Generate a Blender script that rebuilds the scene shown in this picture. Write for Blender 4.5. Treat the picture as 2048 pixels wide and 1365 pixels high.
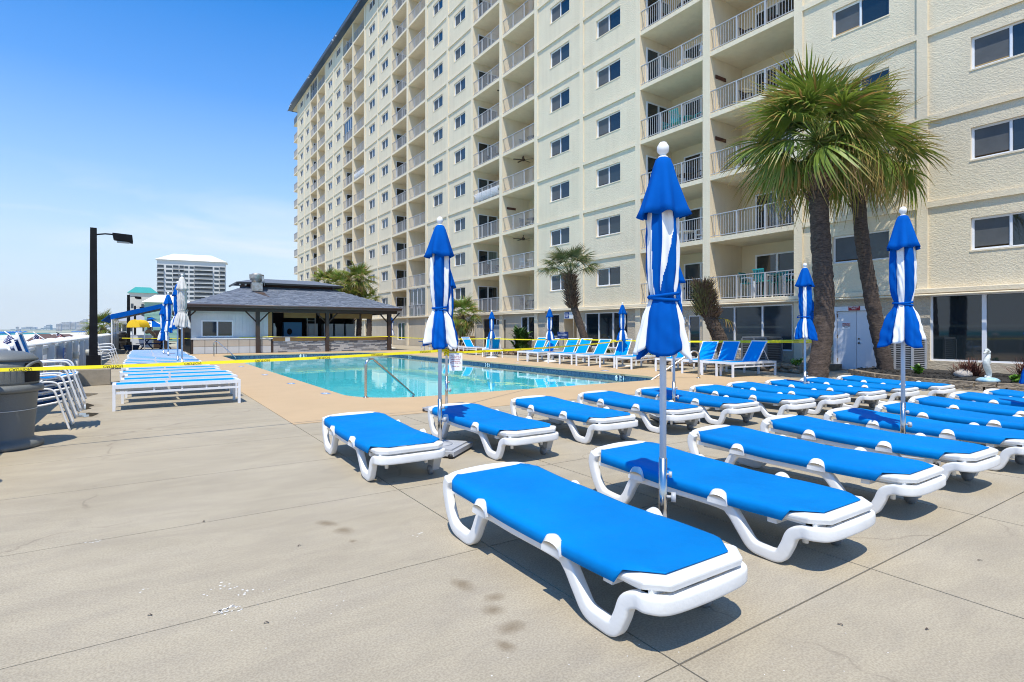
import bpy, math, random
from mathutils import Vector, Matrix
R=math.radians; pi=math.pi; rnd=random.Random(7)
scn=bpy.context.scene; col=scn.collection
for o in list(bpy.data.objects): bpy.data.objects.remove(o)
# ---------------- camera, world, sun, exposure ----------------
YAW=math.atan(739/1110)
cam=bpy.data.cameras.new("camera"); co=bpy.data.objects.new("camera",cam); col.objects.link(co)
co.location=(0,0,1.42); co.rotation_euler=(R(90),0,-YAW)
cam.sensor_width=36; cam.lens=36*1110/2048; cam.shift_y=-0.0102; cam.clip_start=.05; cam.clip_end=30000
scn.camera=co
SUN=Vector((-.31,-.36,1.0)).normalized()
ELEV=math.asin(SUN.z); AZ=math.atan2(SUN.x,SUN.y)
w=bpy.data.worlds.new("World"); scn.world=w; w.use_nodes=True
nt=w.node_tree; bg=nt.nodes['Background']; N=nt.nodes.new; L=nt.links.new
sky=N('ShaderNodeTexSky'); sky.sky_type='NISHITA'; sky.sun_disc=False
sky.sun_elevation=ELEV; sky.sun_rotation=AZ%(2*pi); sky.altitude=5; sky.air_density=1.25; sky.dust_density=.35; sky.ozone_density=3.2
# pale sea haze low down, deep blue higher up, and a little thin cirrus near the horizon, all laid out by direction on the sky sphere
sky.altitude=5; sky.air_density=1.0; sky.dust_density=.1; sky.ozone_density=6
tc=N('ShaderNodeTexCoord'); sx=N('ShaderNodeSeparateXYZ'); L(tc.outputs['Generated'],sx.inputs[0])
ti=N('ShaderNodeMix'); ti.data_type='RGBA'; ti.blend_type='MULTIPLY'; ti.inputs[0].default_value=1; ti.inputs[7].default_value=(.10,.76,1.20,1); L(sky.outputs[0],ti.inputs[6])
hr=N('ShaderNodeValToRGB'); e_=hr.color_ramp.elements; e_[0].position=0; e_[0].color=(1,)*4; e_[1].position=.50; e_[1].color=(0,0,0,1)
for p,v in ((.05,.95),(.13,.76),(.24,.40),(.36,.13)): q=e_.new(p); q.color=(v,v,v,1)
L(sx.outputs[2],hr.inputs[0])
hm=N('ShaderNodeMix'); hm.data_type='RGBA'; hm.inputs[7].default_value=(3.75,4.2,4.45,1); L(hr.outputs[0],hm.inputs[0]); L(ti.outputs[2],hm.inputs[6])
mp=N('ShaderNodeMapping'); mp.inputs['Scale'].default_value=(1.6,1.6,9); mp.inputs['Rotation'].default_value=(R(12),R(-6),0); mp.inputs['Location'].default_value=(.35,.1,.2)
no=N('ShaderNodeTexNoise'); no.inputs['Scale'].default_value=2.0; no.inputs['Detail'].default_value=8; no.inputs['Roughness'].default_value=.5; no.inputs['Distortion'].default_value=.5
cr=N('ShaderNodeValToRGB'); cr.color_ramp.elements[0].position=.40; cr.color_ramp.elements[1].position=.68
bm=N('ShaderNodeValToRGB'); e_=bm.color_ramp.elements; e_[0].position=.09; e_[0].color=(0,0,0,1); e_[1].position=.24; e_[1].color=(0,0,0,1); q=e_.new(.145); q.color=(1,1,1,1); q=e_.new(.18); q.color=(.7,.7,.7,1)
mu=N('ShaderNodeMath'); mu.operation='MULTIPLY'; mu2=N('ShaderNodeMath'); mu2.operation='MULTIPLY'; mu2.inputs[1].default_value=.9
mx=N('ShaderNodeMix'); mx.data_type='RGBA'; mx.inputs[7].default_value=(4.5,4.7,4.9,1)
L(tc.outputs['Generated'],mp.inputs[0]); L(mp.outputs[0],no.inputs[0]); L(no.outputs[0],cr.inputs[0])
L(sx.outputs[2],bm.inputs[0]); L(bm.outputs[0],mu.inputs[0]); L(cr.outputs[0],mu.inputs[1])
L(mu.outputs[0],mu2.inputs[0]); L(mu2.outputs[0],mx.inputs[0]); L(hm.outputs[2],mx.inputs[6]); L(mx.outputs[2],bg.inputs[0])
bg.inputs[1].default_value=.15
sd=bpy.data.lights.new("sun",'SUN'); sd.energy=3.8; sd.angle=R(.53); sd.color=(1,.935,.80)
so=bpy.data.objects.new("sun",sd); col.objects.link(so); so.rotation_euler=SUN.to_track_quat('Z','Y').to_euler(); so.location=(-20,-20,50)
scn.view_settings.view_transform='Standard'; scn.view_settings.look='None'; scn.view_settings.gamma=1; scn.view_settings.use_curve_mapping=False
scn.view_settings.exposure=.5
scn.render.engine='CYCLES'; scn.cycles.filter_width=1.05; scn.cycles.max_bounces=8; scn.cycles.transparent_max_bounces=12; scn.cycles.diffuse_bounces=4

# ---------------- materials ----------------
MATS={}
def mat(n,c,rough=.6,var=0,vs=2.0,bump=0,bs=20,metal=0,spec=.5,c2=None,det=4,alpha=1,sheen=0,coat=0,bd=.02,stretch=None,local=False):
    if n in MATS: return MATS[n]
    m=bpy.data.materials.new(n); m.use_nodes=True; t=m.node_tree; b=t.nodes['Principled BSDF']
    b.inputs['Base Color'].default_value=(*c,1); b.inputs['Roughness'].default_value=rough; b.inputs['Metallic'].default_value=metal
    b.inputs['Specular IOR Level'].default_value=spec; b.inputs['Alpha'].default_value=alpha; b.inputs['Coat Weight'].default_value=coat
    b.inputs['Sheen Weight'].default_value=sheen
    if var or bump or c2:
        if local: src=t.nodes.new('ShaderNodeTexCoord').outputs['Object']
        else: src=t.nodes.new('ShaderNodeNewGeometry').outputs['Position']
        if stretch:
            k=t.nodes.new('ShaderNodeMapping'); k.inputs['Scale'].default_value=stretch; t.links.new(src,k.inputs[0]); src=k.outputs[0]
        if var or c2:
            a=t.nodes.new('ShaderNodeTexNoise'); a.inputs['Scale'].default_value=vs; a.inputs['Detail'].default_value=det; a.inputs['Roughness'].default_value=.6
            t.links.new(src,a.inputs[0]); r=t.nodes.new('ShaderNodeValToRGB'); r.color_ramp.elements[0].position=.3; r.color_ramp.elements[1].position=.7
            d=c2 if c2 else tuple(x*(1-var) for x in c); u=c if c2 else tuple(min(1,x*(1+var)) for x in c)
            r.color_ramp.elements[0].color=(*d,1); r.color_ramp.elements[1].color=(*u,1)
            t.links.new(a.outputs[0],r.inputs[0]); t.links.new(r.outputs[0],b.inputs['Base Color'])
        if bump:
            a=t.nodes.new('ShaderNodeTexNoise'); a.inputs['Scale'].default_value=bs; a.inputs['Detail'].default_value=5
            t.links.new(src,a.inputs[0]); q=t.nodes.new('ShaderNodeBump'); q.inputs['Strength'].default_value=bump; q.inputs['Distance'].default_value=bd
            t.links.new(a.outputs[0],q.inputs['Height']); t.links.new(q.outputs[0],b.inputs['Normal'])
    MATS[n]=m; return m
def stucco(n,c,c2,strength):
    m=mat(n,c,.85,c2=c2,vs=.6,spec=.2); strength*=.68; t=m.node_tree; b=t.nodes['Principled BSDF']
    g=t.nodes.new('ShaderNodeNewGeometry'); k=t.nodes.new('ShaderNodeMapping'); k.inputs['Scale'].default_value=(1,1,1.7)
    a=t.nodes.new('ShaderNodeTexNoise'); a.inputs['Scale'].default_value=13; a.inputs['Detail'].default_value=7; a.inputs['Distortion'].default_value=.7; a.inputs['Roughness'].default_value=.55
    r=t.nodes.new('ShaderNodeValToRGB'); r.color_ramp.elements[0].position=.44; r.color_ramp.elements[1].position=.58
    q=t.nodes.new('ShaderNodeBump'); q.inputs['Strength'].default_value=strength; q.inputs['Distance'].default_value=.03
    sk=t.nodes.new('ShaderNodeMapping'); sk.inputs['Scale'].default_value=(3,3,.16); sn=t.nodes.new('ShaderNodeTexNoise'); sn.inputs['Scale'].default_value=1.1; sn.inputs['Detail'].default_value=5
    sr=t.nodes.new('ShaderNodeValToRGB'); sr.color_ramp.elements[0].position=.36; sr.color_ramp.elements[0].color=(.955,.95,.945,1); sr.color_ramp.elements[1].position=.56; sx_=t.nodes.new('ShaderNodeMix'); sx_.data_type='RGBA'; sx_.blend_type='MULTIPLY'; sx_.inputs[0].default_value=1
    t.links.new(g.outputs['Position'],sk.inputs[0]); t.links.new(sk.outputs[0],sn.inputs[0]); t.links.new(sn.outputs[0],sr.inputs[0]); cs_=b.inputs['Base Color'].links[0].from_socket; t.links.new(cs_,sx_.inputs[6]); t.links.new(sr.outputs[0],sx_.inputs[7]); t.links.new(sx_.outputs[2],b.inputs['Base Color'])
    t.links.new(g.outputs['Position'],k.inputs[0]); t.links.new(k.outputs[0],a.inputs[0]); t.links.new(a.outputs[0],r.inputs[0]); t.links.new(r.outputs[0],q.inputs['Height']); t.links.new(q.outputs[0],b.inputs['Normal'])
    return m
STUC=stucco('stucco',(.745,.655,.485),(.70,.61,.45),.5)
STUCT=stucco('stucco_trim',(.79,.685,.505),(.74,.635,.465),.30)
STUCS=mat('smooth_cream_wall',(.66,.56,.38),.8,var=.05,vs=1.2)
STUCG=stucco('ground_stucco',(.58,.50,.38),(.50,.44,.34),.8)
WHITE=mat('white_resin',(.82,.82,.81),.38,c2=(.72,.715,.69),vs=3.5,bump=.08,bs=60)
RAILM=mat('railing_grey_white',(.40,.405,.42),.45)
ALU=mat('white_aluminium',(.78,.79,.81),.35,var=.04,vs=9)
WFR=mat('white_frame',(.74,.76,.80),.4)
SLING=mat('blue_sling',(.001,.21,.57),.7,c2=(.001,.155,.46),vs=1.1,bump=.5,bs=5,spec=.06,bd=.03)
SLINGA=mat('bright_blue_sling',(.001,.27,.70),.75,c2=(.001,.235,.64),vs=2,spec=.03)
SLINGD=mat('navy_sling',(.005,.06,.20),.7,var=.1,vs=6)
CANB=mat('canopy_blue',(.001,.092,.41),.9,c2=(.001,.072,.34),vs=4,bump=.12,bs=300,spec=.05,bd=.002)
CANW=mat('canopy_white',(.78,.78,.77),.8,var=.04,vs=4)
CANG=mat('canopy_grey_white',(.66,.64,.60),.85,c2=(.48,.46,.42),vs=5)
CHR=mat('brushed_steel',(.60,.58,.55),.22,metal=1,var=.1,vs=12)
GREYM=mat('grey_metal',(.42,.43,.45),.45,var=.08,vs=8)
LGREY=mat('light_grey_plastic',(.40,.41,.43),.5,var=.08,vs=6)
BLK=mat('black_paint',(.010,.011,.013),.75,spec=.15,var=.3,vs=4)
BLKP=mat('black_plastic',(.02,.02,.022),.5)
CAN_G=mat('grey_granite_plastic',(.12,.127,.125),.5,c2=(.17,.18,.175),vs=140,bump=.1,bs=120,det=2)
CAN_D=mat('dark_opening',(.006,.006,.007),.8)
CONC=mat('concrete_block',(.36,.31,.24),.9,c2=(.27,.235,.18),vs=5,bump=.3,bs=60)
DARKW=mat('dark_brown_wood',(.045,.026,.020),.6,c2=(.028,.017,.013),vs=6,stretch=(3,3,.5))
WWALL=mat('white_boards',(.60,.63,.66),.55,c2=(.50,.53,.57),vs=1.4)
GLASS=mat('dark_glass',(.010,.018,.024),.04,spec=.75,coat=.3)
GLASSB=mat('blind_glass',(.035,.050,.060),.10,spec=.6)
SCREEN=mat('insect_screen',(.085,.092,.098),.65,var=.12,vs=3)
BLIND=mat('venetian_blind',(.20,.21,.21),.7)
CURT=mat('curtain',(.16,.20,.19),.9,var=.3,vs=2,stretch=(6,6,.2))
TURQ=mat('turquoise_paint',(.02,.30,.30),.5,var=.1)
BROWNC=mat('brown_cushion',(.10,.05,.03),.8,var=.3)
DARKF=mat('dark_furniture',(.018,.016,.016),.6,var=.3)
STONE=mat('field_stone',(.34,.25,.16),.9,c2=(.17,.12,.08),vs=9,bump=.6,bs=25)
BLOCK=mat('retaining_block',(.33,.27,.20),.95,c2=(.18,.145,.105),vs=11,bump=.7,bs=30,bd=.03)
MULCH=mat('black_mulch',(.018,.018,.016),1,c2=(.045,.04,.034),vs=40,bump=.8,bs=50)
GREEN=mat('green_leaf',(.055,.13,.018),.5,c2=(.03,.075,.012),vs=7)
LIME=mat('bright_leaf',(.13,.28,.02),.5,c2=(.06,.15,.015),vs=9)
REDG=mat('red_fountain_grass',(.16,.055,.03),.8,c2=(.08,.025,.02),vs=8)
SAND=mat('white_sand',(.72,.67,.58),.95,c2=(.62,.57,.48),vs=.35,bump=.3,bs=3,bd=.1)
DUNEG=mat('dune_grass_blade',(.26,.20,.09),.9,c2=(.13,.13,.05),vs=1.5)
YEL=mat('yellow_tape',(.86,.72,.005),.4,var=.03)
YELC=mat('yellow_cloth',(.80,.50,.01),.7,var=.1)
BLT=mat('black_ink',(.01,.01,.01),.6)
WTX=mat('white_ink',(.85,.86,.88),.6)
REDP=mat('red_ink',(.35,.02,.02),.6)
SIGNB=mat('sign_blue',(.012,.05,.22),.5)
PLASW=mat('pvc_white',(.70,.71,.70),.4,var=.06,vs=5)
SHIN=mat('roof_shingle',(.15,.175,.225),.9,c2=(.095,.115,.155),vs=7,bump=.3,bs=40)
SHINB=mat('roof_shingle_light',(.22,.245,.30),.9,c2=(.15,.175,.22),vs=6,bump=.3,bs=40)
METB=mat('blue_metal_roof',(.03,.06,.11),.35,var=.1,vs=1,coat=.2)
TAN=mat('tan_pool_coating',(.50,.355,.205),.75,var=.035,vs=1.3,bump=.15,bs=160,bd=.003)
PLY=mat('plywood',(.36,.22,.09),.8,c2=(.28,.17,.07),vs=3,stretch=(1,1,8))
BRASS=mat('rusty_steel',(.13,.075,.045),.6,c2=(.30,.22,.16),vs=10)
ZINC=mat('galvanised',(.50,.52,.54),.45,metal=.6,c2=(.30,.25,.20),vs=5)
REDF=mat('flag_red',(.42,.02,.035),.8); WHF=mat('flag_white',(.78,.76,.76),.8); BLF=mat('flag_blue',(.012,.025,.13),.8)
SIDG=mat('green_siding',(.30,.50,.44),.7,var=.04); TEALR=mat('teal_roof',(.03,.30,.27),.5,var=.06,vs=.4)
SHELL=mat('white_tower_wall',(.76,.75,.72),.8); BEIGE=mat('beige_tower_wall',(.55,.52,.45),.8,var=.04,vs=.1)
SKIN=mat('skin',(.45,.24,.16),.6); HAIR=mat('dark_hair',(.03,.02,.015),.8)
BARK=mat('palm_bark',(.13,.095,.075),.95,c2=(.035,.025,.02),vs=9,bump=.9,bs=22,bd=.03,stretch=(1,1,3))
BOOT=mat('palm_boot',(.20,.135,.09),.9,c2=(.055,.033,.022),vs=10)
BOOTG=mat('palm_boot_green',(.17,.17,.05),.85,c2=(.07,.045,.025),vs=6)
def leafmat(n,g,g2,dry,p):
    m=mat(n,g,.45,c2=g2,vs=1.6); t=m.node_tree; b=t.nodes['Principled BSDF']; b.inputs['Specular IOR Level'].default_value=.45
    at=t.nodes.new('ShaderNodeAttribute'); at.attribute_name='dry'; mp=t.nodes.new('ShaderNodeMapRange'); mp.inputs[1].default_value=p; mp.inputs[2].default_value=1.0
    mx=t.nodes.new('ShaderNodeMix'); mx.data_type='RGBA'; mx.inputs[7].default_value=(*dry,1)
    s=b.inputs['Base Color'].links[0].from_socket
    tl=t.nodes.new('ShaderNodeBsdfTranslucent'); ms=t.nodes.new('ShaderNodeMixShader'); ms.inputs[0].default_value=.3; t.links.new(b.outputs[0],ms.inputs[1]); t.links.new(tl.outputs[0],ms.inputs[2]); t.links.new(ms.outputs[0],t.nodes['Material Output'].inputs[0]); t.links.new(mx.outputs[2],tl.inputs[0])
    t.links.new(at.outputs['Fac'],mp.inputs[0]); t.links.new(mp.outputs[0],mx.inputs[0]); t.links.new(s,mx.inputs[6]); t.links.new(mx.outputs[2],b.inputs['Base Color'])
    return m
LEAF=leafmat('fan_leaf',(.25,.33,.05),(.09,.15,.022),(.46,.28,.09),.70)
LEAFY=leafmat('fan_leaf_old',(.22,.20,.035),(.10,.11,.018),(.46,.27,.11),.45)
LEAFP=leafmat('pale_leaf',(.13,.17,.06),(.07,.10,.035),(.38,.30,.16),.6)

# ---------------- geometry helpers ----------------
class MB:
    def __init__(s): s.v=[]; s.f=[]; s.m=[]; s.sm=[]; s.at=[]
    def add(s,vs,fs,mi=0,sm=False):
        b=len(s.v); s.v+= [tuple(p) for p in vs]; s.f+=[tuple(b+i for i in f) for f in fs]; s.m+=[mi]*len(fs); s.sm+=[sm]*len(fs); return s
    def bx(s,x0,x1,y0,y1,z0,z1,mi=0):
        return s.add([(x0,y0,z0),(x1,y0,z0),(x1,y1,z0),(x0,y1,z0),(x0,y0,z1),(x1,y0,z1),(x1,y1,z1),(x0,y1,z1)],
            [(0,3,2,1),(4,5,6,7),(0,1,5,4),(1,2,6,5),(2,3,7,6),(3,0,4,7)],mi)
    def box(s,c,d,M=None,mi=0):
        x,y,z=d[0]/2,d[1]/2,d[2]/2; q=[Vector(p) for p in [(-x,-y,-z),(x,-y,-z),(x,y,-z),(-x,y,-z),(-x,-y,z),(x,-y,z),(x,y,z),(-x,y,z)]]
        if M: q=[M@p for p in q]
        c=Vector(c); return s.add([p+c for p in q],[(0,3,2,1),(4,5,6,7),(0,1,5,4),(1,2,6,5),(2,3,7,6),(3,0,4,7)],mi)
    def tube(s,path,r,n=10,mi=0,closed=False,cap=True,flat=None,up=None):
        """round or superellipse tube; r number or list; flat=(w,h) half sizes for a rounded rectangle section"""
        P=[Vector(p) for p in path]; k=len(P); vs=[]; prev=None
        for i in range(k):
            if closed: t=P[(i+1)%k]-P[i-1]
            else: t=P[min(i+1,k-1)]-P[max(i-1,0)]
            t.normalize()
            if up is not None: a=Vector(up)-t*t.dot(Vector(up))
            elif prev is None: a=Vector((0,0,1)) if abs(t.z)<.9 else Vector((1,0,0)); a=a-t*t.dot(a)
            else: a=prev-t*t.dot(prev)
            a.normalize(); prev=a; b=t.cross(a); rr=r[i] if isinstance(r,(list,tuple)) else r
            for j in range(n):
                th=2*pi*(j+.5)/n; cx,cy=math.cos(th),math.sin(th)
                if flat:
                    w_,h_=flat; e=.45; cx=math.copysign(abs(cx)**e,cx)*h_; cy=math.copysign(abs(cy)**e,cy)*w_
                    vs.append(P[i]+(a*cx+b*cy)*rr)
                else: vs.append(P[i]+(a*cx+b*cy)*rr)
        fs=[]
        for i in range(k if closed else k-1):
            for j in range(n): i2=(i+1)%k; fs.append((i*n+j,i2*n+j,i2*n+(j+1)%n,i*n+(j+1)%n))
        if cap and not closed: fs.append(tuple(range(n))); fs.append(tuple((k-1)*n+j for j in reversed(range(n))))
        return s.add(vs,fs,mi,True)
    def cyl(s,p0,p1,r0,r1=None,n=12,mi=0): return s.tube([p0,p1],[r0,r0 if r1 is None else r1],n,mi)
    def lathe(s,prof,c=(0,0),n=24,mi=0,fn=None):
        vs=[];k=len(prof)
        for r,z in prof:
            for j in range(n):
                th=2*pi*j/n; rr=r*(fn(th,z) if fn else 1); vs.append((c[0]+rr*math.cos(th),c[1]+rr*math.sin(th),z))
        fs=[(i*n+j,i*n+(j+1)%n,(i+1)*n+(j+1)%n,(i+1)*n+j) for i in range(k-1) for j in range(n)]
        if prof[0][0]>1e-4: fs.append(tuple(reversed(range(n))))
        if prof[-1][0]>1e-4: fs.append(tuple((k-1)*n+j for j in range(n)))
        return s.add(vs,fs,mi,True)
    def ball(s,c,r,n=12,mi=0,sz=(1,1,1)):
        vs=[];k=n//2+1
        for i in range(k):
            ph=pi*i/(k-1)
            for j in range(n): th=2*pi*j/n; vs.append((c[0]+r*sz[0]*math.sin(ph)*math.cos(th),c[1]+r*sz[1]*math.sin(ph)*math.sin(th),c[2]+r*sz[2]*math.cos(ph)))
        return s.add(vs,[(i*n+j,(i+1)*n+j,(i+1)*n+(j+1)%n,i*n+(j+1)%n) for i in range(k-1) for j in range(n)],mi,True)
    def mesh(s,n,ms):
        me=bpy.data.meshes.new(n); me.from_pydata(s.v,[],s.f)
        for m in (ms if isinstance(ms,(list,tuple)) else [ms]): me.materials.append(m)
        me.polygons.foreach_set('material_index',s.m); me.polygons.foreach_set('use_smooth',s.sm)
        if s.at:
            a=me.attributes.new('dry','FLOAT','POINT'); a.data.foreach_set('value',s.at)
        me.update(); return me
def ob(n,me,par=None,loc=(0,0,0),rot=(0,0,0),sc=None,bev=0,seg=2,solid=0,sub=0):
    o=bpy.data.objects.new(n,me); col.objects.link(o); o.location=loc; o.rotation_euler=rot
    if sc: o.scale=sc
    if par: o.parent=par
    if solid: k=o.modifiers.new('s','SOLIDIFY'); k.thickness=solid; k.offset=0
    if bev: k=o.modifiers.new('b','BEVEL'); k.width=bev; k.segments=seg; k.limit_method='ANGLE'; k.angle_limit=R(40)
    if sub: k=o.modifiers.new('u','SUBSURF'); k.levels=sub; k.render_levels=sub
    return o
def em(n,loc=(0,0,0),rz=0,label=None,cat=None,group=None):
    o=bpy.data.objects.new(n,None); col.objects.link(o); o.location=loc; o.rotation_euler=(0,0,rz); o.empty_display_size=.2
    if label: tag(o,label,cat,group)
    return o
def tag(o,label,cat,group=None):
    o['label']=label; o['category']=cat
    if group: o['group']=group
    return o
def struct(o): o['kind']='structure'; return o
def stuff(o): o['kind']='stuff'; return o
def copytree(o,par=None):
    c=o.copy(); col.objects.link(c)
    if par: c.parent=par
    for ch in list(o.children): copytree(ch,c)
    return c
def catmull(P,m=6):
    P=[Vector(p) for p in P]; out=[]; k=len(P)
    for i in range(k-1):
        a,b,c,d=P[max(i-1,0)],P[i],P[i+1],P[min(i+2,k-1)]
        for j in range(m):
            t=j/m; out.append(.5*((2*b)+(c-a)*t+(2*a-5*b+4*c-d)*t*t+(3*b-a-3*c+d)*t**3))
    out.append(P[-1]); return out
TXC={}
def textmesh(s,m,size=1,mirror=False):
    k=(s,m.name,size,mirror)
    if k in TXC: return TXC[k]
    c=bpy.data.curves.new('t','FONT'); c.body=s; c.size=size; c.align_x='CENTER'; c.align_y='CENTER'; c.resolution_u=2; c.offset=.012*size
    o=bpy.data.objects.new('t',c); col.objects.link(o); dg=bpy.context.evaluated_depsgraph_get()
    me=bpy.data.meshes.new_from_object(o.evaluated_get(dg)); bpy.data.objects.remove(o); me.materials.clear(); me.materials.append(m)
    if mirror: me.transform(Matrix.Scale(-1,4,(0,1,0)))
    TXC[k]=me; return me
TH=YAW; sT,cT=math.sin(TH),math.cos(TH)
def V2(X,Y): return X*sT+Y*cT
# ---------------- ground: deck slabs, tan coating, pool ----------------
def slabmat():
    m=mat('deck_concrete',(.40,.345,.265),.85,spec=.25); t=m.node_tree; b=t.nodes['Principled BSDF']; n=t.nodes.new; l=t.links.new
    g=n('ShaderNodeNewGeometry').outputs['Position']
    def noise(sc,det,ro=.6,st=None,dis=0):
        a=n('ShaderNodeTexNoise'); a.inputs['Scale'].default_value=sc; a.inputs['Detail'].default_value=det; a.inputs['Roughness'].default_value=ro; a.inputs['Distortion'].default_value=dis
        if st: k=n('ShaderNodeMapping'); k.inputs['Scale'].default_value=st; l(g,k.inputs[0]); l(k.outputs[0],a.inputs[0])
        else: l(g,a.inputs[0])
        return a.outputs[0]
    def ramp(s,p0,p1,c0,c1):
        r=n('ShaderNodeValToRGB'); r.color_ramp.elements[0].position=p0; r.color_ramp.elements[1].position=p1
        r.color_ramp.elements[0].color=(*c0,1); r.color_ramp.elements[1].color=(*c1,1); l(s,r.inputs[0]); return r.outputs[0]
    def mix(f,a,b_,ty='MIX'):
        x=n('ShaderNodeMix'); x.data_type='RGBA'; x.blend_type=ty
        if isinstance(f,float): x.inputs[0].default_value=f
        else: l(f,x.inputs[0])
        for i,s in ((6,a),(7,b_)):
            if isinstance(s,tuple): x.inputs[i].default_value=(*s,1)
            else: l(s,x.inputs[i])
        return x.outputs[2]
    c=ramp(noise(.62,7,.66,(1,1.5,1),.4),.32,.68,(.365,.315,.232),(.435,.378,.283))
    c=mix(1.0,c,ramp(noise(2.6,5,.65,(.7,2.0,1),.8),.36,.6,(.90,.90,.92),(1,1,1)),'MULTIPLY')
    c=mix(1.0,c,ramp(noise(95,2,.5),.36,.62,(.84,.83,.82),(1.08,1.08,1.07)),'MULTIPLY')
    # fine exposed aggregate
    vo=n('ShaderNodeTexVoronoi'); vo.inputs['Scale'].default_value=70; l(g,vo.inputs['Vector'])
    sp=ramp(vo.outputs['Distance'],.08,.16,(1,1,1),(0,0,0)); c=mix(ramp(noise(.9,3,.5),.45,.62,(0,0,0),(.45,.45,.45)),c,mix(sp,c,(.62,.54,.44)))
    # brown water stains with a shape of their own
    for (x,y,rx,ry,a) in STAINS:
        k=n('ShaderNodeMapping'); k.vector_type='TEXTURE'; k.inputs['Location'].default_value=(x,y,0); k.inputs['Scale'].default_value=(rx,ry,1); k.inputs['Rotation'].default_value=(0,0,a)
        l(g,k.inputs[0]); d=n('ShaderNodeVectorMath'); d.operation='LENGTH'
        f=n('ShaderNodeVectorMath'); f.operation='MULTIPLY'; f.inputs[1].default_value=(1,1,0); l(k.outputs[0],f.inputs[0]); l(f.outputs[0],d.inputs[0])
        ad=n('ShaderNodeMath'); ad.operation='ADD'; l(d.outputs['Value'],ad.inputs[0]); nz=noise(9,4,.7)
        m2=n('ShaderNodeMath'); m2.operation='MULTIPLY'; m2.inputs[1].default_value=1.2; l(nz,m2.inputs[0]); l(m2.outputs[0],ad.inputs[1])
        hf=n('ShaderNodeMath'); hf.operation='MULTIPLY'; hf.inputs[1].default_value=.5; l(ad.outputs[0],hf.inputs[0]); c=mix(ramp(hf.outputs[0],.42,.88,(.62,.62,.62),(0,0,0)),c,(.16,.115,.065))
    # cracks: thin lines where a warped voronoi edge distance is small
    dv=n('ShaderNodeMapping'); l(g,dv.inputs[0]); wn=n('ShaderNodeTexNoise'); wn.inputs['Scale'].default_value=3.5; wn.inputs['Detail'].default_value=5; l(g,wn.inputs[0])
    av=n('ShaderNodeVectorMath'); av.operation='MULTIPLY_ADD'; av.inputs[1].default_value=(.35,.35,0); l(wn.outputs['Color'],av.inputs[0]); l(g,av.inputs[2])
    ve=n('ShaderNodeTexVoronoi'); ve.feature='DISTANCE_TO_EDGE'; ve.inputs['Scale'].default_value=.33; l(av.outputs[0],ve.inputs['Vector'])
    ck=ramp(ve.outputs['Distance'],.0006,.0024,(1,1,1),(0,0,0)); ckm=mix(1.0,ck,ramp(noise(.8,3),.46,.56,(0,0,0),(.45,.45,.45)),'MULTIPLY')
    c=mix(ckm,c,(.14,.11,.085))
    l(c,b.inputs['Base Color'])
    q=n('ShaderNodeBump'); q.inputs['Strength'].default_value=.18; q.inputs['Distance'].default_value=.004; l(noise(110,4),q.inputs['Height']); l(q.outputs[0],b.inputs['Normal'])
    return m
STAINS=[(1.49,2.73,.055,.10,.2),(1.56,2.51,.07,.05,0),(1.48,2.40,.06,.06,0),(1.47,2.21,.08,.06,.2),(1.36,2.10,.04,.06,.2),(1.13,4.16,.05,.10,.5),(1.19,3.94,.07,.08,0),(1.18,3.71,.03,.03,0),(-.85,11.8,.25,.5,.3),(-.95,13.2,.3,.45,.5)]
SLABM=slabmat()
# sub-base seen only in the joints
g=MB(); g.bx(-1.95,1.9,-6,60,-.30,-.018); g.bx(1.9,21,-6,8.8,-.30,-.018); g.bx(15.9,21,8.8,60,-.30,-.018)
g.bx(1.9,15.9,38,60,-.30,-.018)
struct(ob('ground_base',g.mesh('ground_base',mat('joint_dirt',(.15,.125,.095),1))))
dk=em('pool_deck'); struct(dk)
JY=1.555
def slab(x0,x1,y0,y1):
    gq=.0055 if x0>1.8 else .0035; m=MB(); m.bx(x0+gq,x1-gq,y0+gq,y1-gq,-.14,0); o=ob('slab',m.mesh('slab',SLABM),dk); return o
ys=[1.57+JY*i for i in range(-5,10)]
for i in range(-5,12):
    y0=1.57+JY*i; y1=y0+JY
    slab(-1.95,1.9,y0,y1)
    if i<4:
        for j in range(0,11):
            x0=1.9+1.715*j; slab(x0,min(x0+1.715,20.9),y0,y1)
slab(-1.95,1.9,1.57+JY*12,60)
e_=1.57+JY*4
for j in range(0,11): x0=1.9+1.715*j; slab(x0,min(x0+1.715,20.9),e_,8.8)
slab(15.9,20.9,8.8,60); slab(1.9,15.9,38,60)
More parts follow.
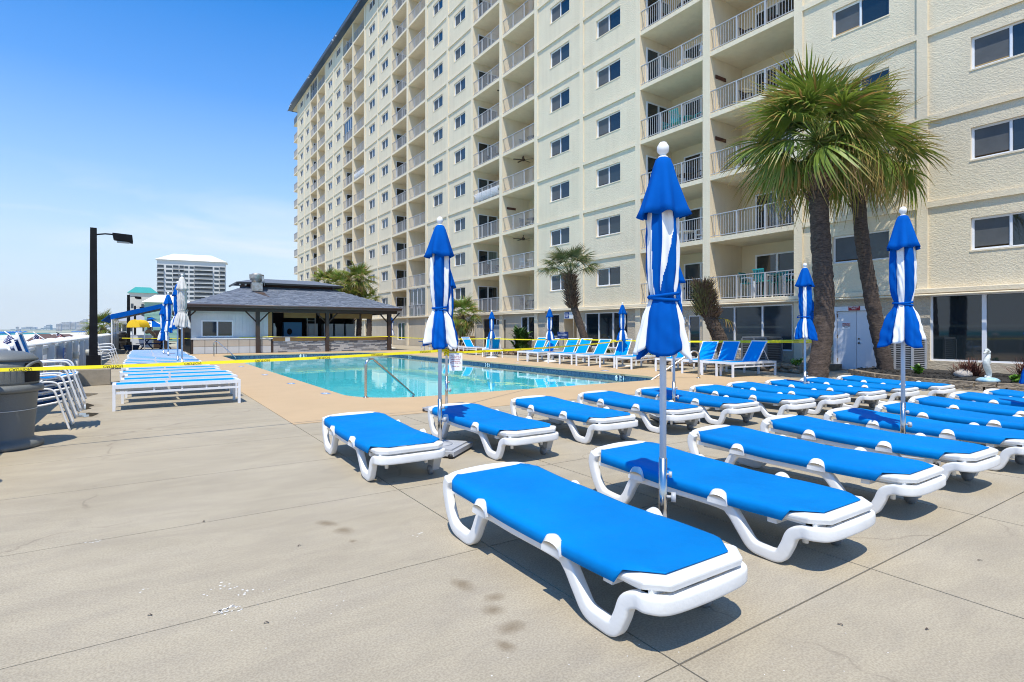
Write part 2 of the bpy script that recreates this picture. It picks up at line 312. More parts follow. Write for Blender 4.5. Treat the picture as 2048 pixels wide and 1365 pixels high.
# white mineral scale specks by the joint
m=MB(); r2=random.Random(3)
for cx,cy,n_,s_ in [(.36,3.15,28,.035),(.48,3.30,9,.04),(.36,3.44,14,.06),(.75,2.97,34,.25),(-.25,4.66,8,.04),(1.58,3.59,5,.03),(2.4,1.2,30,.5),(1.5,1.7,26,.35),(.01,3.64,3,.02)]:
    for i in range(n_):
        x=cx+r2.gauss(0,s_); y=cy+r2.gauss(0,s_*.6); r=r2.uniform(.003,.009)*(1.2 if s_<.07 else .45); k=6
        m.add([(x+r*math.cos(2*pi*j/k)*r2.uniform(.6,1.3),y+r*math.sin(2*pi*j/k)*r2.uniform(.5,1.2),.0015) for j in range(k)],[tuple(range(k))])
stuff(ob('mineral_scale',m.mesh('mineral_scale',mat('lime_white',(.70,.68,.64),.9)),dk))
m=MB()
for x,y in [(.38,4.7),(.86,3.82),(.03,3.3),(.5,2.9),(1.95,4.93),(2.8,1.35),(3.1,1.1),(.0,2.2),(.62,2.24),(4.3,1.25),(2.75,4.35)]:
    a=r2.uniform(0,3); m.add([(x+.012*math.cos(a)*k_-.004*math.sin(a)*j_,y+.012*math.sin(a)*k_+.004*math.cos(a)*j_,.004+.006*(k_==0)) for k_ in(-1,0,1) for j_ in (-1,1)],[(0,1,3,2),(2,3,5,4)])
stuff(ob('leaf_litter',m.mesh('leaf_litter',BARK),dk))
m=MB()
for (x,y,a,b_,rz) in [(-.96,13.0,.20,.5,.2),(-.80,11.75,.14,.35,.1),(-1.15,15.4,.25,.55,.3)]:
    k=28; ph=r2.uniform(0,6); m.add([(x+a*(1+.25*math.sin(3*t+ph)+.15*math.sin(5*t))*math.cos(t)-b_*.3*math.sin(rz)*math.sin(t),y+b_*(1+.2*math.sin(2*t+ph)+.12*math.sin(7*t))*math.sin(t),.0035) for t in [2*pi*q/k for q in range(k)]],[tuple(range(k))])
stuff(ob('puddle',m.mesh('puddle',mat('puddle_water',(.10,.085,.06),.03,spec=.8)),dk))
# pool outline: rounded rectangle
PX0,PX1,PY0,PY1=3.68,13.05,11.0,35.8
def rrect(x0,x1,y0,y1,r,n=8):
    out=[]
    for cx,cy,a0 in ((x1-r,y0+r,-90),(x1-r,y1-r,0),(x0+r,y1-r,90),(x0+r,y0+r,180)):
        for i in range(n+1): a=R(a0+90*i/n); out.append((cx+r*math.cos(a),cy+r*math.sin(a)))
    return out
inn=rrect(PX0,PX1,PY0,PY1,1.3); out=rrect(1.9,15.9,8.8,38.0,.02)
k=len(inn)
m=MB(); m.add([(x,y,.006) for x,y in inn]+[(x,y,.006) for x,y in out],[(i,(i+1)%k,k+(i+1)%k,k+i) for i in range(k)])
# bull-nosed coping lip
b0=len(inn)
m.add([(x,y,.006) for x,y in inn]+[(x,y,-.05) for x,y in inn]+[(x,y,-.30) for x,y in out]+[(x,y,.006) for x,y in out],[(i,(i+1)%k,k+(i+1)%k,k+i) for i in range(k)]+[(3*k+i,2*k+i,2*k+(i+1)%k,3*k+(i+1)%k) for i in range(k)])
me=m.mesh('tan_deck',TAN); tan=ob('tan_deck',me); struct(tan)
def tilemat():
    m=mat('waterline_tile',(.02,.05,.12),.15); t=m.node_tree; b=t.nodes['Principled BSDF']
    br=t.nodes.new('ShaderNodeTexVoronoi'); br.inputs['Scale'].default_value=18; g=t.nodes.new('ShaderNodeNewGeometry'); t.links.new(g.outputs['Position'],br.inputs['Vector'])
    r=t.nodes.new('ShaderNodeValToRGB'); r.color_ramp.elements[0].color=(.02,.045,.11,1); r.color_ramp.elements[1].color=(.10,.16,.25,1); t.links.new(br.outputs['Color'],r.inputs[0]); t.links.new(r.outputs[0],b.inputs['Base Color']); return m
pool=em('swimming_pool',(0,0,0),0,'large rectangular swimming pool of turquoise water with dark tile waterline','swimming pool')
wl=rrect(PX0-.03,PX1+.03,PY0-.03,PY1+.03,1.33)
m=MB(); m.add([(x,y,-.045) for x,y in wl]+[(x,y,-.34) for x,y in wl],[(i,k+i,k+(i+1)%k,(i+1)%k) for i in range(k)])
ob('waterline_tile',m.mesh('wt',tilemat()),pool)
PLAS=mat('pool_plaster',(.66,.80,.82),.7,c2=(.60,.75,.78),vs=1.2)
m=MB()
def dep(y): return -1.1-1.3*max(0,min(1,(y-15)/12))
ring=[(x,y) for x,y in wl]
m.add([(x,y,-.34) for x,y in ring]+[(x,y,-1.15) for x,y in ring],[(i,k+i,k+(i+1)%k,(i+1)%k) for i in range(k)])
m.add([(x,y,-1.15) for x,y in ring],[tuple(range(k))])
ob('basin',m.mesh('basin',PLAS),pool)
wm=bpy.data.materials.new('pool_water'); wm.use_nodes=True; t=wm.node_tree; t.nodes.clear(); n_=t.nodes.new
o_=n_('ShaderNodeOutputMaterial'); gl=n_('ShaderNodeBsdfGlossy'); gl.inputs['Roughness'].default_value=.0; gl.inputs['Color'].default_value=(1,1,1,1)
tr=n_('ShaderNodeBsdfTransparent'); tr.inputs['Color'].default_value=(.36,.86,.93,1)
fr=n_('ShaderNodeFresnel'); fr.inputs['IOR'].default_value=1.40; ms=n_('ShaderNodeMixShader')
nz=n_('ShaderNodeTexNoise'); nz.inputs['Scale'].default_value=1.6; nz.inputs['Detail'].default_value=3; gp=n_('ShaderNodeNewGeometry')
bp=n_('ShaderNodeBump'); bp.inputs['Strength'].default_value=.06; bp.inputs['Distance'].default_value=.05
t.links.new(gp.outputs['Position'],nz.inputs[0]); t.links.new(nz.outputs[0],bp.inputs['Height']); t.links.new(bp.outputs[0],gl.inputs['Normal']); t.links.new(bp.outputs[0],fr.inputs['Normal'])
t.links.new(fr.outputs[0],ms.inputs[0]); t.links.new(tr.outputs[0],ms.inputs[1]); t.links.new(gl.outputs[0],ms.inputs[2]); t.links.new(ms.outputs[0],o_.inputs[0])
m=MB(); m.add([(x,y,-.15) for x,y in wl],[tuple(range(k))]); wa=ob('water',m.mesh('pool_water',wm),pool)
# depth markers
for x,y,s,rz in [(8.3,35.86,'4 FT',0),(13.11,30.4,'5 FT',-90),(13.11,21.6,'5 FT',-90),(13.11,13.2,'4 FT',-90)]:
    q=ob('lettering',textmesh(s,WTX,.26),pool,(x-(.06 if rz else 0),y-(.0 if rz else .06),-.115),(R(90),0,R(rz)))
for i,(x,y) in enumerate([(3.25,19.1),(3.3,15.6),(3.42,12.7),(13.6,20.0),(13.6,27),(13.6,14.5),(3.22,24)]):
    m=MB(); m.bx(-.14,.14,-.08,.08,0,.004); o=ob('no_diving_tile',m.mesh('nd',mat('tile_blue',(.10,.28,.62),.3)),pool,(x,y,.0075),(0,0,R(90)))
    q=MB(); q.bx(-.10,.10,-.012,.012,.0045,.006); q.bx(-.03,.03,-.05,.05,.0046,.0062); ob('tile_symbol',q.mesh('ns',WTX),o)
# grab rails
def rail(loc,rz,lab,L_=1.35):
    e=em('grab_rail',loc,rz,lab,'pool rail')
    P=[(0,0,-.02),(0,0,.62),(.02,0,.74),(.10,0,.80),(.20,0,.79),(.30,0,.72),(L_*.96,0,-.02),(L_,0,-.10),(L_,0,-.55)]
    m=MB(); m.tube(catmull(P,5),.029,10); m.lathe([(.06,.002),(.05,.02),(.025,.03)],n=14); ob('tube',m.mesh('rail',CHR),e); return e
rail((3.92,11.45,.006),R(20),'steel grab rail at the near rounded corner of the pool')
rail((3.25,34.3,.006),R(-35),'steel grab rail at the far left corner of the pool by the bar',1.2)
rail((13.75,10.65,.006),R(155),'steel grab rail at the near right corner of the pool',1.5)
# ---------------- beach, sea, land beyond ----------------
m=MB(); m.bx(-66,-1.95,-60,900,-1.6,-1.15)
struct(ob('sand',m.mesh('sand',SAND)))
m=MB(); m.bx(-1.95,400,60,5000,-1.8,-.06); m.bx(21.5,400,-60,60,-1.8,-.06); m.bx(-400,-1.95,900,5000,-1.8,-1.2)
m.bx(-95,400,-300,-60,-1.8,-.5); m.bx(-1.95,21.5,-60,-6,-1.8,-.06)
struct(ob('terrain',m.mesh('terrain',mat('sandy_ground',(.42,.40,.30),.95,c2=(.30,.30,.2),vs=.2))))
SEA=mat('sea_water',(.03,.27,.27),.6,spec=.12,c2=(.012,.17,.21),vs=.02,bump=.5,bs=1.2,bd=.3,stretch=(1,.3,1))
m=MB(); m.bx(-7000,-60,-3000,7500,-3,-1.42); m.bx(-60,3000,5000,7500,-3,-1.42); struct(ob('sea',m.mesh('sea',SEA)))
# low dune with grass along the fence
m=MB(); r2=random.Random(5)
for i in range(5200):
    if i<3600: x=-2.8-abs(r2.gauss(0,2.0)); y=r2.uniform(45,150); h=r2.uniform(.2,.65)
    else: x=-6.5+r2.gauss(0,1.2); y=r2.uniform(15,23); h=r2.uniform(.2,.5)
    z=-1.15+.5*math.exp(-((x+4)/3)**2); a=r2.uniform(0,6.3); l_=r2.uniform(.05,.25); w_=.02 if y<30 else .05
    m.add([(x-w_*math.sin(a),y+w_*math.cos(a),z),(x+w_*math.sin(a),y-w_*math.cos(a),z),(x+l_*math.cos(a),y+l_*math.sin(a),z+h+.35)],[(0,1,2)])
stuff(ob('dune_grass',m.mesh('dune_grass',DUNEG)))
m=MB(); gx,gy=16,60
pts=[]; 
for j in range(gy+1):
    for i in range(gx+1):
        x=-14+12*i/gx; y=14+140*j/gy; pts.append((x,y,-1.17+(.45 if y>40 else .25)*math.exp(-((x+5)/2.6)**2)*(1+.4*math.sin(y*.6+x))))
m.add(pts,[(j*(gx+1)+i,j*(gx+1)+i+1,(j+1)*(gx+1)+i+1,(j+1)*(gx+1)+i) for j in range(gy) for i in range(gx)],0,True); struct(ob('dune',m.mesh('dune',SAND)))
# ---------------- the condominium building ----------------
D=20.92; P=2.75; FL=[1.42+(k+.49)*P for k in range(14)]
bld=em('apartment_building',(D,0,0),0,'tall cream stucco beachfront apartment block with rows of windows and recessed balconies','apartment block')
Ms=[7.57,24.27,41.05,57.4,73.9,89.7]; Dv=[-1.0,15.80,32.85,49.35,65.75,82.0,]
def vis(y,k):  # floors that show in or just above the frame
    Z=D*sT+y*cT
    return Z>1 and (661.5-1110*(FL[k]-1.42)/Z)>-330
# piers and divider walls, full height
m=MB(); TOP=38.1
def pier(y0,y1,d=2.35): m.bx(0,d,y0,y1,0,TOP)
edges=[]
for i,d in enumerate(Dv):
    pier(d-.19,d+.19)
    a,b=d-4.0,d+3.95
    if i<5: b=min(b,Ms[i]+100)
    edges.append((a,b)); pier(a-.33,a+.0); pier(b,b+.33)
ob('pier',m.mesh('pier',STUCT),bld)
m=MB(); m.bx(2.35,16,-5.3,94.2,0,39.0); m.bx(.3,2.35,86.0,94.2,2.6,TOP)
ob('back_wall',m.mesh('back_wall',STUCS),bld)
m=MB()
for y in Ms: m.bx(0,.07,y-.15,y+.15,2.77,TOP)
m.bx(0,.07,93.95,94.25,2.77,TOP)
ob('pilaster',m.mesh('pilaster',STUCT),bld)
# windows --------------------------------------------------
def window_meshes(w,h,wf=.045):
    m=MB(); z0,z1=0,h
    m.bx(0,.06,0,wf,0,h); m.bx(0,.06,w-wf,w,0,h); m.bx(0,.06,wf,w-wf,0,wf); m.bx(0,.06,wf,w-wf,h-wf,h); m.bx(-.008,.055,w/2-wf*.6,w/2+wf*.6,wf,h-wf)
    # sash of the screened half
    a,b=w/2+wf*.6,w-wf
    m.bx(.012,.05,a,a+.02,wf,h-wf); m.bx(.012,.05,b-.02,b,wf,h-wf); m.bx(.012,.05,a+.02,b-.02,wf,wf+.02); m.bx(.012,.05,a+.02,b-.02,h-wf-.02,h-wf)
    fr=m.mesh('window_frame',WFR)
    p=[]
    for mt in (GLASS,GLASSB): q=MB(); q.add([(.035,wf,wf),(.035,w/2-wf*.6,wf),(.035,w/2-wf*.6,h-wf),(.035,wf,h-wf)],[(0,3,2,1)]); p.append(q.mesh('pane',mt))
    s=[]
    for mt in (SCREEN,GLASS): q=MB(); q.add([(.028,a+.02,wf+.02+(.05 if mt is SCREEN else 0)),(.028,b-.02,wf+.02+(.05 if mt is SCREEN else 0)),(.028,b-.02,h-wf-.02),(.028,a+.02,h-wf-.02)],[(0,3,2,1)]); s.append(q.mesh('screen_pane',mt))
    return fr,p,s
WW,WH=1.86,.985
wfr,wp,wsn=window_meshes(WW,WH)
q=MB(); q.add([(.05,.05,.05),(.05,WW-.05,.05),(.05,WW-.05,WH-.05),(.05,.05,WH-.05)],[(0,3,2,1)]); wbk=q.mesh('dark_room',CAN_D)
r3=random.Random(11)
def panel(y0,y1,wy,name='wall_panel'):
    m=MB(); x=.07; d=.15; a,b=wy,wy+WW; c,e=1.09,1.09+WH; z1=P-.17
    for (p0,p1,q0,q1) in ((y0,y1,0,c),(y0,y1,e,z1),(y0,a,c,e),(b,y1,c,e)):
        m.add([(x,p0,q0),(x,p0,q1),(x,p1,q1),(x,p1,q0)],[(3,2,1,0)])
    m.add([(x,a,c),(x+d,a,c),(x+d,a,e),(x,a,e)],[(3,2,1,0)],1); m.add([(x,b,c),(x+d,b,c),(x+d,b,e),(x,b,e)],[(0,1,2,3)],1)
    m.add([(x,a,c),(x,b,c),(x+d,b,c),(x+d,a,c)],[(0,1,2,3)],1); m.add([(x,a,e),(x,b,e),(x+d,b,e),(x+d,a,e)],[(3,2,1,0)],1)
    # sloped sill
    m.bx(x-.02,x+d,a-.02,b+.02,c-.045,c,1)
    return m.mesh(name,[STUC,STUCT])
cols=[]
for i,M in enumerate(Ms):
    lo=edges[i][1]+.33 if True else 0; hi=edges[i+1][0]-.33 if i+1<len(edges) else 93.95
    lo=Dv[i]+3.95+.33
    cols.append((lo,M-.15)); cols.append((M+.15,hi))
nwin=0
for ci,(a,b) in enumerate(cols):
    wy=(a+b)/2-WW/2+(-.12 if ci%2 else .05); pm=panel(a,b,wy)
    q=MB(); q.bx(0,.07,a,b,-.17,0); q.bx(.0,.05,a,b,-.001,.012); bm=q.mesh('string_course',STUCT)
    for k in range(13):
        if not vis(a,k): continue
        ob('wall_panel',pm,bld,(0,0,FL[k])); ob('string_course',bm,bld,(0,0,FL[k]))
        w_=ob('window',wfr,bld,(.16,wy,FL[k]+1.09))
        ob('pane',wp[r3.random()<.35],w_); ob('pane',wsn[r3.random()<.15],w_)
        nwin+=1
# balconies ------------------------------------------------
def railing(w):
    m=MB(); h=1.02; k=max(8,int(w/.125)); x=.07
    m.bx(x-.028,x+.028,0,w,h-.035,h); m.bx(x-.018,x+.018,0,w,.06,.09)
    for i in range(1,k): y=w*i/k; m.bx(x-.008,x+.008,y-.008,y+.008,.09,h-.035)
    for f in (.32,.66): m.bx(x-.035,x+.035,w*f-.032,w*f+.032,0,h-.035)
    return m.mesh('railing',RAILM)
def door_mesh(w,h=2.08):
    m=MB(); f=.07
    m.bx(-.05,0,0,f,0,h); m.bx(-.05,0,w-f,w,0,h); m.bx(-.05,0,f,w-f,h-f,h); m.bx(-.05,0,f,w-f,0,.06); m.bx(-.06,-.01,w/2-.045,w/2+.045,.06,h-f)
    fr=m.mesh('sliding_door_frame',WFR); p=[]
    for mt in (GLASS,CURT,GLASSB):
        q=MB(); q.add([(-.012,f,.06),(-.012,w/2-.045,.06),(-.012,w/2-.045,h-f),(-.012,f,h-f)],[(0,3,2,1)]); a=q.mesh('pane',mt)
        q=MB(); q.add([(-.016,w/2+.045,.06),(-.016,w-f,.06),(-.016,w-f,h-f),(-.016,w/2+.045,h-f)],[(0,3,2,1)]); p.append((a,q.mesh('pane',mt)))
    return fr,p
dfr,dpn=door_mesh(1.75)
dark=MB(); 
for i,d in enumerate(Dv):
    for side in (0,1):
        y0,y1=(d-4.0,d-.19) if side==0 else (d+.19,d+3.95)
        if y1<2: continue
        w=y1-y0; sm=MB(); sm.bx(.02,2.35,0,w,-.20,0); smesh=sm.mesh('balcony_slab',STUCT); rm=railing(w)
        for k in range(13):
            if not vis(y0,k): continue
            ob('balcony_slab',smesh,bld,(0,y0,FL[k]))
            ob('railing',rm,bld,(0,y0,FL[k]))
            dy=y0+1.0 if side==0 else y1-.85-2.1
            fr=ob('sliding_door',dfr,bld,(2.35,dy,FL[k]),sc=(1,1.2,1))
            a=r3.choice([0,0,0,2,1]); b=r3.choice([0,0,2]); ob('pane',dpn[a][0],fr); ob('pane',dpn[b][1],fr)
            if side==1:
                q=ob('side_door',dfr,bld,(2.2,y1,FL[k]),(0,0,R(90))); ob('pane',dpn[r3.choice([0,0,1])][0],q); ob('pane',dpn[r3.choice([0,0,2])][1],q)
            if side==0 and r3.random()<.0:
                q=ob('second_door',dfr,bld,(2.35,y0+.15,FL[k]),sc=(1,.62,1)); ob('pane',dpn[0][0],q); ob('pane',dpn[0][1],q)
            if r3.random()<.18: ob('wall_lamp',MB().bx(-.08,0,0,.10,0,.22).mesh('wall_lamp',PLASW),bld,(2.35,dy+1.95 if side==0 else dy-.3,FL[k]+1.6))
# end balconies on the far gable
sm=MB(); sm.bx(.15,4.5,94.2,97.6,-.2,0); smesh=sm.mesh('gable_slab',STUCT)
rm=MB()
for t in range(26): y=94.25+3.3*t/25; rm.bx(.2,.225,y,y+.02,.05,1)
for t in range(20): x=.2+4.2*t/19; rm.bx(x,x+.02,97.5,97.52,.05,1)
rm.bx(.18,.24,94.2,97.55,1,1.05); rm.bx(.18,4.5,97.48,97.55,1,1.05); rmesh=rm.mesh('gable_railing',RAILM)
for k in range(1,13): ob('gable_balcony',smesh,bld,(0,0,FL[k])); ob('gable_railing',rmesh,bld,(0,0,FL[k]))
# roof fascia
m=MB(); m.bx(-.02,16.5,-6,97.6,TOP,TOP+.16); ob('soffit',m.mesh('soffit',STUCS),bld)
m=MB(); m.add([(-.62,-6,TOP+.12),(-.62,98.2,TOP+.12),(-.35,97.9,TOP+1.15),(-.35,-6,TOP+1.15)],[(0,1,2,3)]); m.add([(-.62,-6,TOP+.12),(-.62,98.2,TOP+.12),(0,98.2,TOP+.12),(0,-6,TOP+.12)],[(3,2,1,0)])
m.add([(-.62,98.2,TOP+.12),(16,98.2,TOP+.12),(16,97.9,TOP+1.15),(-.35,97.9,TOP+1.15)],[(0,1,2,3)]); m.add([(-.35,-6,TOP+1.15),(-.35,97.9,TOP+1.15),(16,97.9,TOP+1.15),(16,-6,TOP+1.15)],[(3,2,1,0)])
y=40
while y<98: m.tube([(-.635,y,TOP+.12),(-.365,y,TOP+1.16)],.022,4); y+=.42
ob('roof_fascia',m.mesh('roof_fascia',METB),bld)
m=MB(); m.tube([(-.66,-6,TOP+.12),(-.66,98.3,TOP+.12)],.06,6); m.tube([(-.35,-6,TOP+1.17),(-.35,98,TOP+1.17)],.05,6); ob('gutter',m.mesh('gutter',mat('dark_gutter',(.02,.03,.04),.4)),bld)
for y in (96.5,95.6,84,82.8,71.5,70.2):
    q=MB(); q.ball((-.75,y,TOP+.30),.10,8); q.bx(-.7,-.5,y-.03,y+.03,TOP+.28,TOP+.34); ob('floodlight',q.mesh('floodlight',PLASW),bld)
# ground floor wall with real openings
OPS=[(.4,7.38,.46,2.56,'big'),(8.86,10.33,0,2.28,'door'),(11.9,15.75,.62,2.46,'tri'),(16.2,16.85,0,2.12,'narrow'),(20.7,24.05,.48,2.42,'tri'),(24.75,25.95,0,2.1,'passage'),(26.4,27.4,.3,2.42,'narrow'),(28.95,30.5,.75,2.35,'duo'),(32.35,35.4,0,2.25,'entry'),(38.6,40.2,.7,2.2,'duo'),(50.2,52.0,.5,2.2,'duo'),(53.3,54.8,0,2.3,'dark'),(60,62,.5,2.2,'duo')]
m=MB(); x=.08; prev=-5.3
def q4(y0,y1,z0,z1,mi=0): m.add([(x,y0,z0),(x,y0,z1),(x,y1,z1),(x,y1,z0)],[(3,2,1,0)],mi)
for (a,b,c,e,kd) in OPS:
    q4(prev,a,0,2.62); q4(a,b,e,2.62); 
    if c>0: q4(a,b,0,c)
    d=.16 if kd!='passage' else 2.2
    for (yy,s) in ((a,1),(b,-1)):
        f=(3,2,1,0) if s==1 else (0,1,2,3)
        m.add([(x,yy,c),(x+d,yy,c),(x+d,yy,e),(x,yy,e)],[f],1)
    m.add([(x,a,e),(x,b,e),(x+d,b,e),(x+d,a,e)],[(3,2,1,0)],1); m.add([(x,a,max(c,.001)),(x,b,max(c,.001)),(x+d,b,max(c,.001)),(x+d,a,max(c,.001))],[(0,1,2,3)],1)
    prev=b
q4(prev,94.2,0,2.62)
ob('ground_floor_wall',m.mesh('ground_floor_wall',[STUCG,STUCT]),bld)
m=MB(); m.bx(-.14,.08,-5.3,94.2,2.60,2.76); ob('ledge',m.mesh('ledge',STUCT),bld,bev=.02)
m=MB(); m.tube([(-.18,-5,2.56),(-.18,7.5,2.545),(-.18,24.3,2.56),(-.16,24.6,2.55),(-.16,24.75,2.45),(-.16,24.75,.2)],.035,8); m.tube([(-.17,27.5,2.55),(-.17,36,2.55)],.035,8); m.tube([(-.1,36.3,2.5),(-.1,36.3,.1)],.03,8)
ob('conduit',m.mesh('conduit',STUCT),bld)
m=MB(); m.bx(1.5,2.3,20,36,0,2.6); ob('inner_wall',m.mesh('inner_wall',mat('tan_inner',(.42,.30,.17),.9)),bld)
def frame(a,b,c,e,n,mt=GLASS,f=.055,blind=False):
    m=MB(); x0,x1=.13,.21
    m.bx(x0,x1,a,a+f,c,e); m.bx(x0,x1,b-f,b,c,e); m.bx(x0,x1,a+f,b-f,e-f,e); m.bx(x0,x1,a+f,b-f,c,c+f)
    for i in range(1,n): y=a+(b-a)*i/n; m.bx(x0-.01,x1,y-f*.6,y+f*.6,c+f,e-f)
    fr=ob('ground_window',m.mesh('gw',WFR),bld)
    for i in range(n):
        y0=a+(b-a)*i/n+f*.8; y1=a+(b-a)*(i+1)/n-f*.8; q=MB(); q.add([(.175,y0,c+f),(.175,y1,c+f),(.175,y1,e-f),(.175,y0,e-f)],[(0,3,2,1)]); ob('pane',q.mesh('pane',mt),fr)
    return fr
for (a,b,c,e,kd) in OPS:
    if kd=='big': frame(a-.0,6.02,c,e,2); frame(6.02,b,c,e,1)
    elif kd=='tri': frame(a,b,c,e,3,GLASSB if a<12 else GLASS)
    elif kd=='narrow': frame(a,b,c,e,1)
    elif kd=='duo': frame(a,b,c,e,2)
    elif kd=='entry':
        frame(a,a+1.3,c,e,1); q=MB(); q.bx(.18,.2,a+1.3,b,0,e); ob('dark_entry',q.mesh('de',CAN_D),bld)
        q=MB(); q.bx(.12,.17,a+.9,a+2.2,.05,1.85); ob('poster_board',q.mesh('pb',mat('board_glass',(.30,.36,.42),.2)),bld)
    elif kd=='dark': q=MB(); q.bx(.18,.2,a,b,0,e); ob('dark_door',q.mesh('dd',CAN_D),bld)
    elif kd=='door':
        m=MB(); m.bx(.02,.2,a,a+.09,0,e); m.bx(.02,.2,b-.09,b,0,e); m.bx(.02,.2,a+.09,b-.09,e-.16,e); dr=ob('double_door',m.mesh('dframe',WFR),bld)
        mid=(a+b)/2
        for s,(y0,y1) in enumerate(((a+.095,mid-.006),(mid+.006,b-.095))):
            q=MB(); q.bx(.10,.15,y0,y1,.02,e-.17); ob('door_leaf',q.mesh('leaf',mat('white_door',(.68,.71,.76),.45)),dr,bev=.006)
        q=MB(); q.ball((.06,mid-.10,.98),.035,10); q.ball((.07,mid-.10,1.13),.03,10); ob('door_knob',q.mesh('kn',mat('dark_brass',(.12,.09,.06),.3,metal=.8)),dr)
        q=MB()
        for z in (.3,1.15,1.9): q.bx(.08,.1,b-.11,b-.085,z,z+.12)
        ob('hinge',q.mesh('hg',BRASS),dr)
        s=MB(); s.bx(.005,.02,mid-.16,mid+.22,e-.15,e-.005); sg=ob('door_sign',s.mesh('ds',REDP),dr)
        ob('lettering',textmesh('EMPLOYEES\nONLY',WTX,.06),sg,(.003,mid+.03,e-.06),(R(90),0,R(-90)))
        s=MB(); s.bx(.085,.098,mid+.20,mid+.46,1.48,1.70); sg=ob('door_sign',s.mesh('ds2',WTX),dr)
        s=MB(); s.bx(.081,.0845,mid+.20,mid+.46,1.60,1.69); q=ob('sign_band',s.mesh('sb',REDP),sg)
        ob('lettering',textmesh('NOTICE',WTX,.07),sg,(.079,mid+.33,1.645),(R(90),0,R(-90))); ob('lettering',textmesh('EMPLOYEES\nONLY',BLT,.048),sg,(.083,mid+.33,1.545),(R(90),0,R(-90)))
# downpipe, boxes, alarms
m=MB(); m.bx(-.02,.08,16.95,17.15,1.75,2.05); ob('wall_light',m.mesh('wl',PLASW),bld); m=MB(); m.bx(-.0,.08,17.0,17.12,1.15,1.32); ob('fire_alarm',m.mesh('fa',REDP),bld)
# signs by the passage
s=MB(); s.bx(-.05,.35,24.9,25.75,2.12,2.52); o=ob('ac_box_sign',s.mesh('bxs',PLASW),bld); s=MB(); s.bx(-.06,-.052,25.3,25.7,2.15,2.5); q=ob('sign_face',s.mesh('sf',SIGNB),o); ob('lettering',textmesh('POOL\nTOWELS\nHERE',WTX,.09),q,(-.064,25.5,2.33),(R(90),0,R(-90)))
# enclosed sunrooms here and there: white panels with tall panes
def sunroom(i,side,k):
    d=Dv[i]; y0,y1=(d-4.0,d-.19) if side==0 else (d+.19,d+3.95); z=FL[k]; m=MB(); n=4; w=(y1-y0)/n
    for j in range(n+1): y=y0+w*j; m.bx(.10,.16,max(y0,y-.03),min(y1,y+.03),z,z+P-.2)
    m.bx(.10,.16,y0,y1,z+P-.28,z+P-.2); f=ob('sunroom_frame',m.mesh('srf',WFR),bld)
    for j in range(n): q=MB(); q.bx(.125,.135,y0+w*j+.03,y0+w*(j+1)-.03,z,z+P-.28); ob('pane',q.mesh('pane',GLASS if j%2 else GLASSB),f)
sunroom(3,0,0); sunroom(4,1,8); sunroom(5,1,12)
# ceiling fans
def fan(i,side,k):
    d=Dv[i]; yc=(d-1.2) if side==0 else d+.9; m=MB(); m.cyl((0,0,0),(0,0,-.22),.02,.02,6); m.cyl((0,0,-.22),(0,0,-.36),.12,.09,10)
    for j in range(5): a=2*pi*j/5+.3; M=Matrix.Rotation(a,3,'Z')@Matrix.Rotation(.2,3,'X'); m.box((.42*math.cos(a),.42*math.sin(a),-.28),(.6,.13,.012),M)
    ob('ceiling_fan',m.mesh('fan',mat('dark_fan',(.05,.03,.02),.5)),bld,(1.1,yc,FL[k+1]-.21))
fan(2,0,3); fan(2,0,1); fan(2,1,5); fan(2,0,9)
# lattice guards on two railings
for i,side,k in ((2,1,3),(4,0,6)):
    d=Dv[i]; y0,y1=(d-4.0,d-.19) if side==0 else (d+.19,d+3.95); m=MB(); y=y0
    while y<y1-.6:
        m.tube([(.05,y,FL[k]+.1),(.05,y+.6,FL[k]+.7)],.018,4); m.tube([(.05,y+.6,FL[k]+.1),(.05,y,FL[k]+.7)],.018,4); y+=.12
    ob('lattice',m.mesh('lattice',WFR),bld)
# ---------------- balcony furniture ----------------
def chair_mesh(ms,seat=.43,back=.95,w=.5):
    m=MB(); t=.022
    for sx in (-1,1):
        for sy in (-1,1): m.bx(sx*w/2-t,sx*w/2+t,sy*w/2-t,sy*w/2+t,0,seat if sy<0 else seat+.2)
        m.bx(sx*w/2-t,sx*w/2+t,-w/2,w/2,seat+.2,seat+.235)
    l=m.mesh('chair_frame',ms[0]); q=MB(); q.bx(-w/2,w/2,-w/2,w/2,seat-.03,seat); s=q.mesh('chair_seat',ms[1])
    q=MB()
    for j in range(5): x=-w/2+.02+w*.2*j; q.add([(x,-w/2,seat),(x+w*.16,-w/2,seat),(x+w*.16,-w/2-.12,back),(x,-w/2-.12,back)],[(0,1,2,3)]); 
    q.bx(-w/2,w/2,-w/2-.14,-w/2-.11,back-.05,back); b=q.mesh('chair_back',ms[1]); return l,s,b
CH={'t':chair_mesh((WFR,TURQ),.72,1.2),'T':chair_mesh((TURQ,TURQ),.40,.95),'d':chair_mesh((DARKF,DARKF)),'b':chair_mesh((DARKF,BROWNC)),'w':chair_mesh((PLASW,PLASW))}
WHERE={(1,0):'fourth',(1,1):'third',(2,0):'b',(2,1):'a'}
def fl(k): return ['first','second','third','fourth','fifth','sixth','seventh','eighth','ninth','tenth'][k]
COLN={(1,0):'nearest balcony column, right half',(1,1):'nearest balcony column, left half',(2,0):'second balcony column, right half',(2,1):'second balcony column, left half'}
DESC={'t':'tall turquoise chair','T':'turquoise patio chair','d':'black patio chair','b':'brown cushioned chair','w':'white plastic chair'}
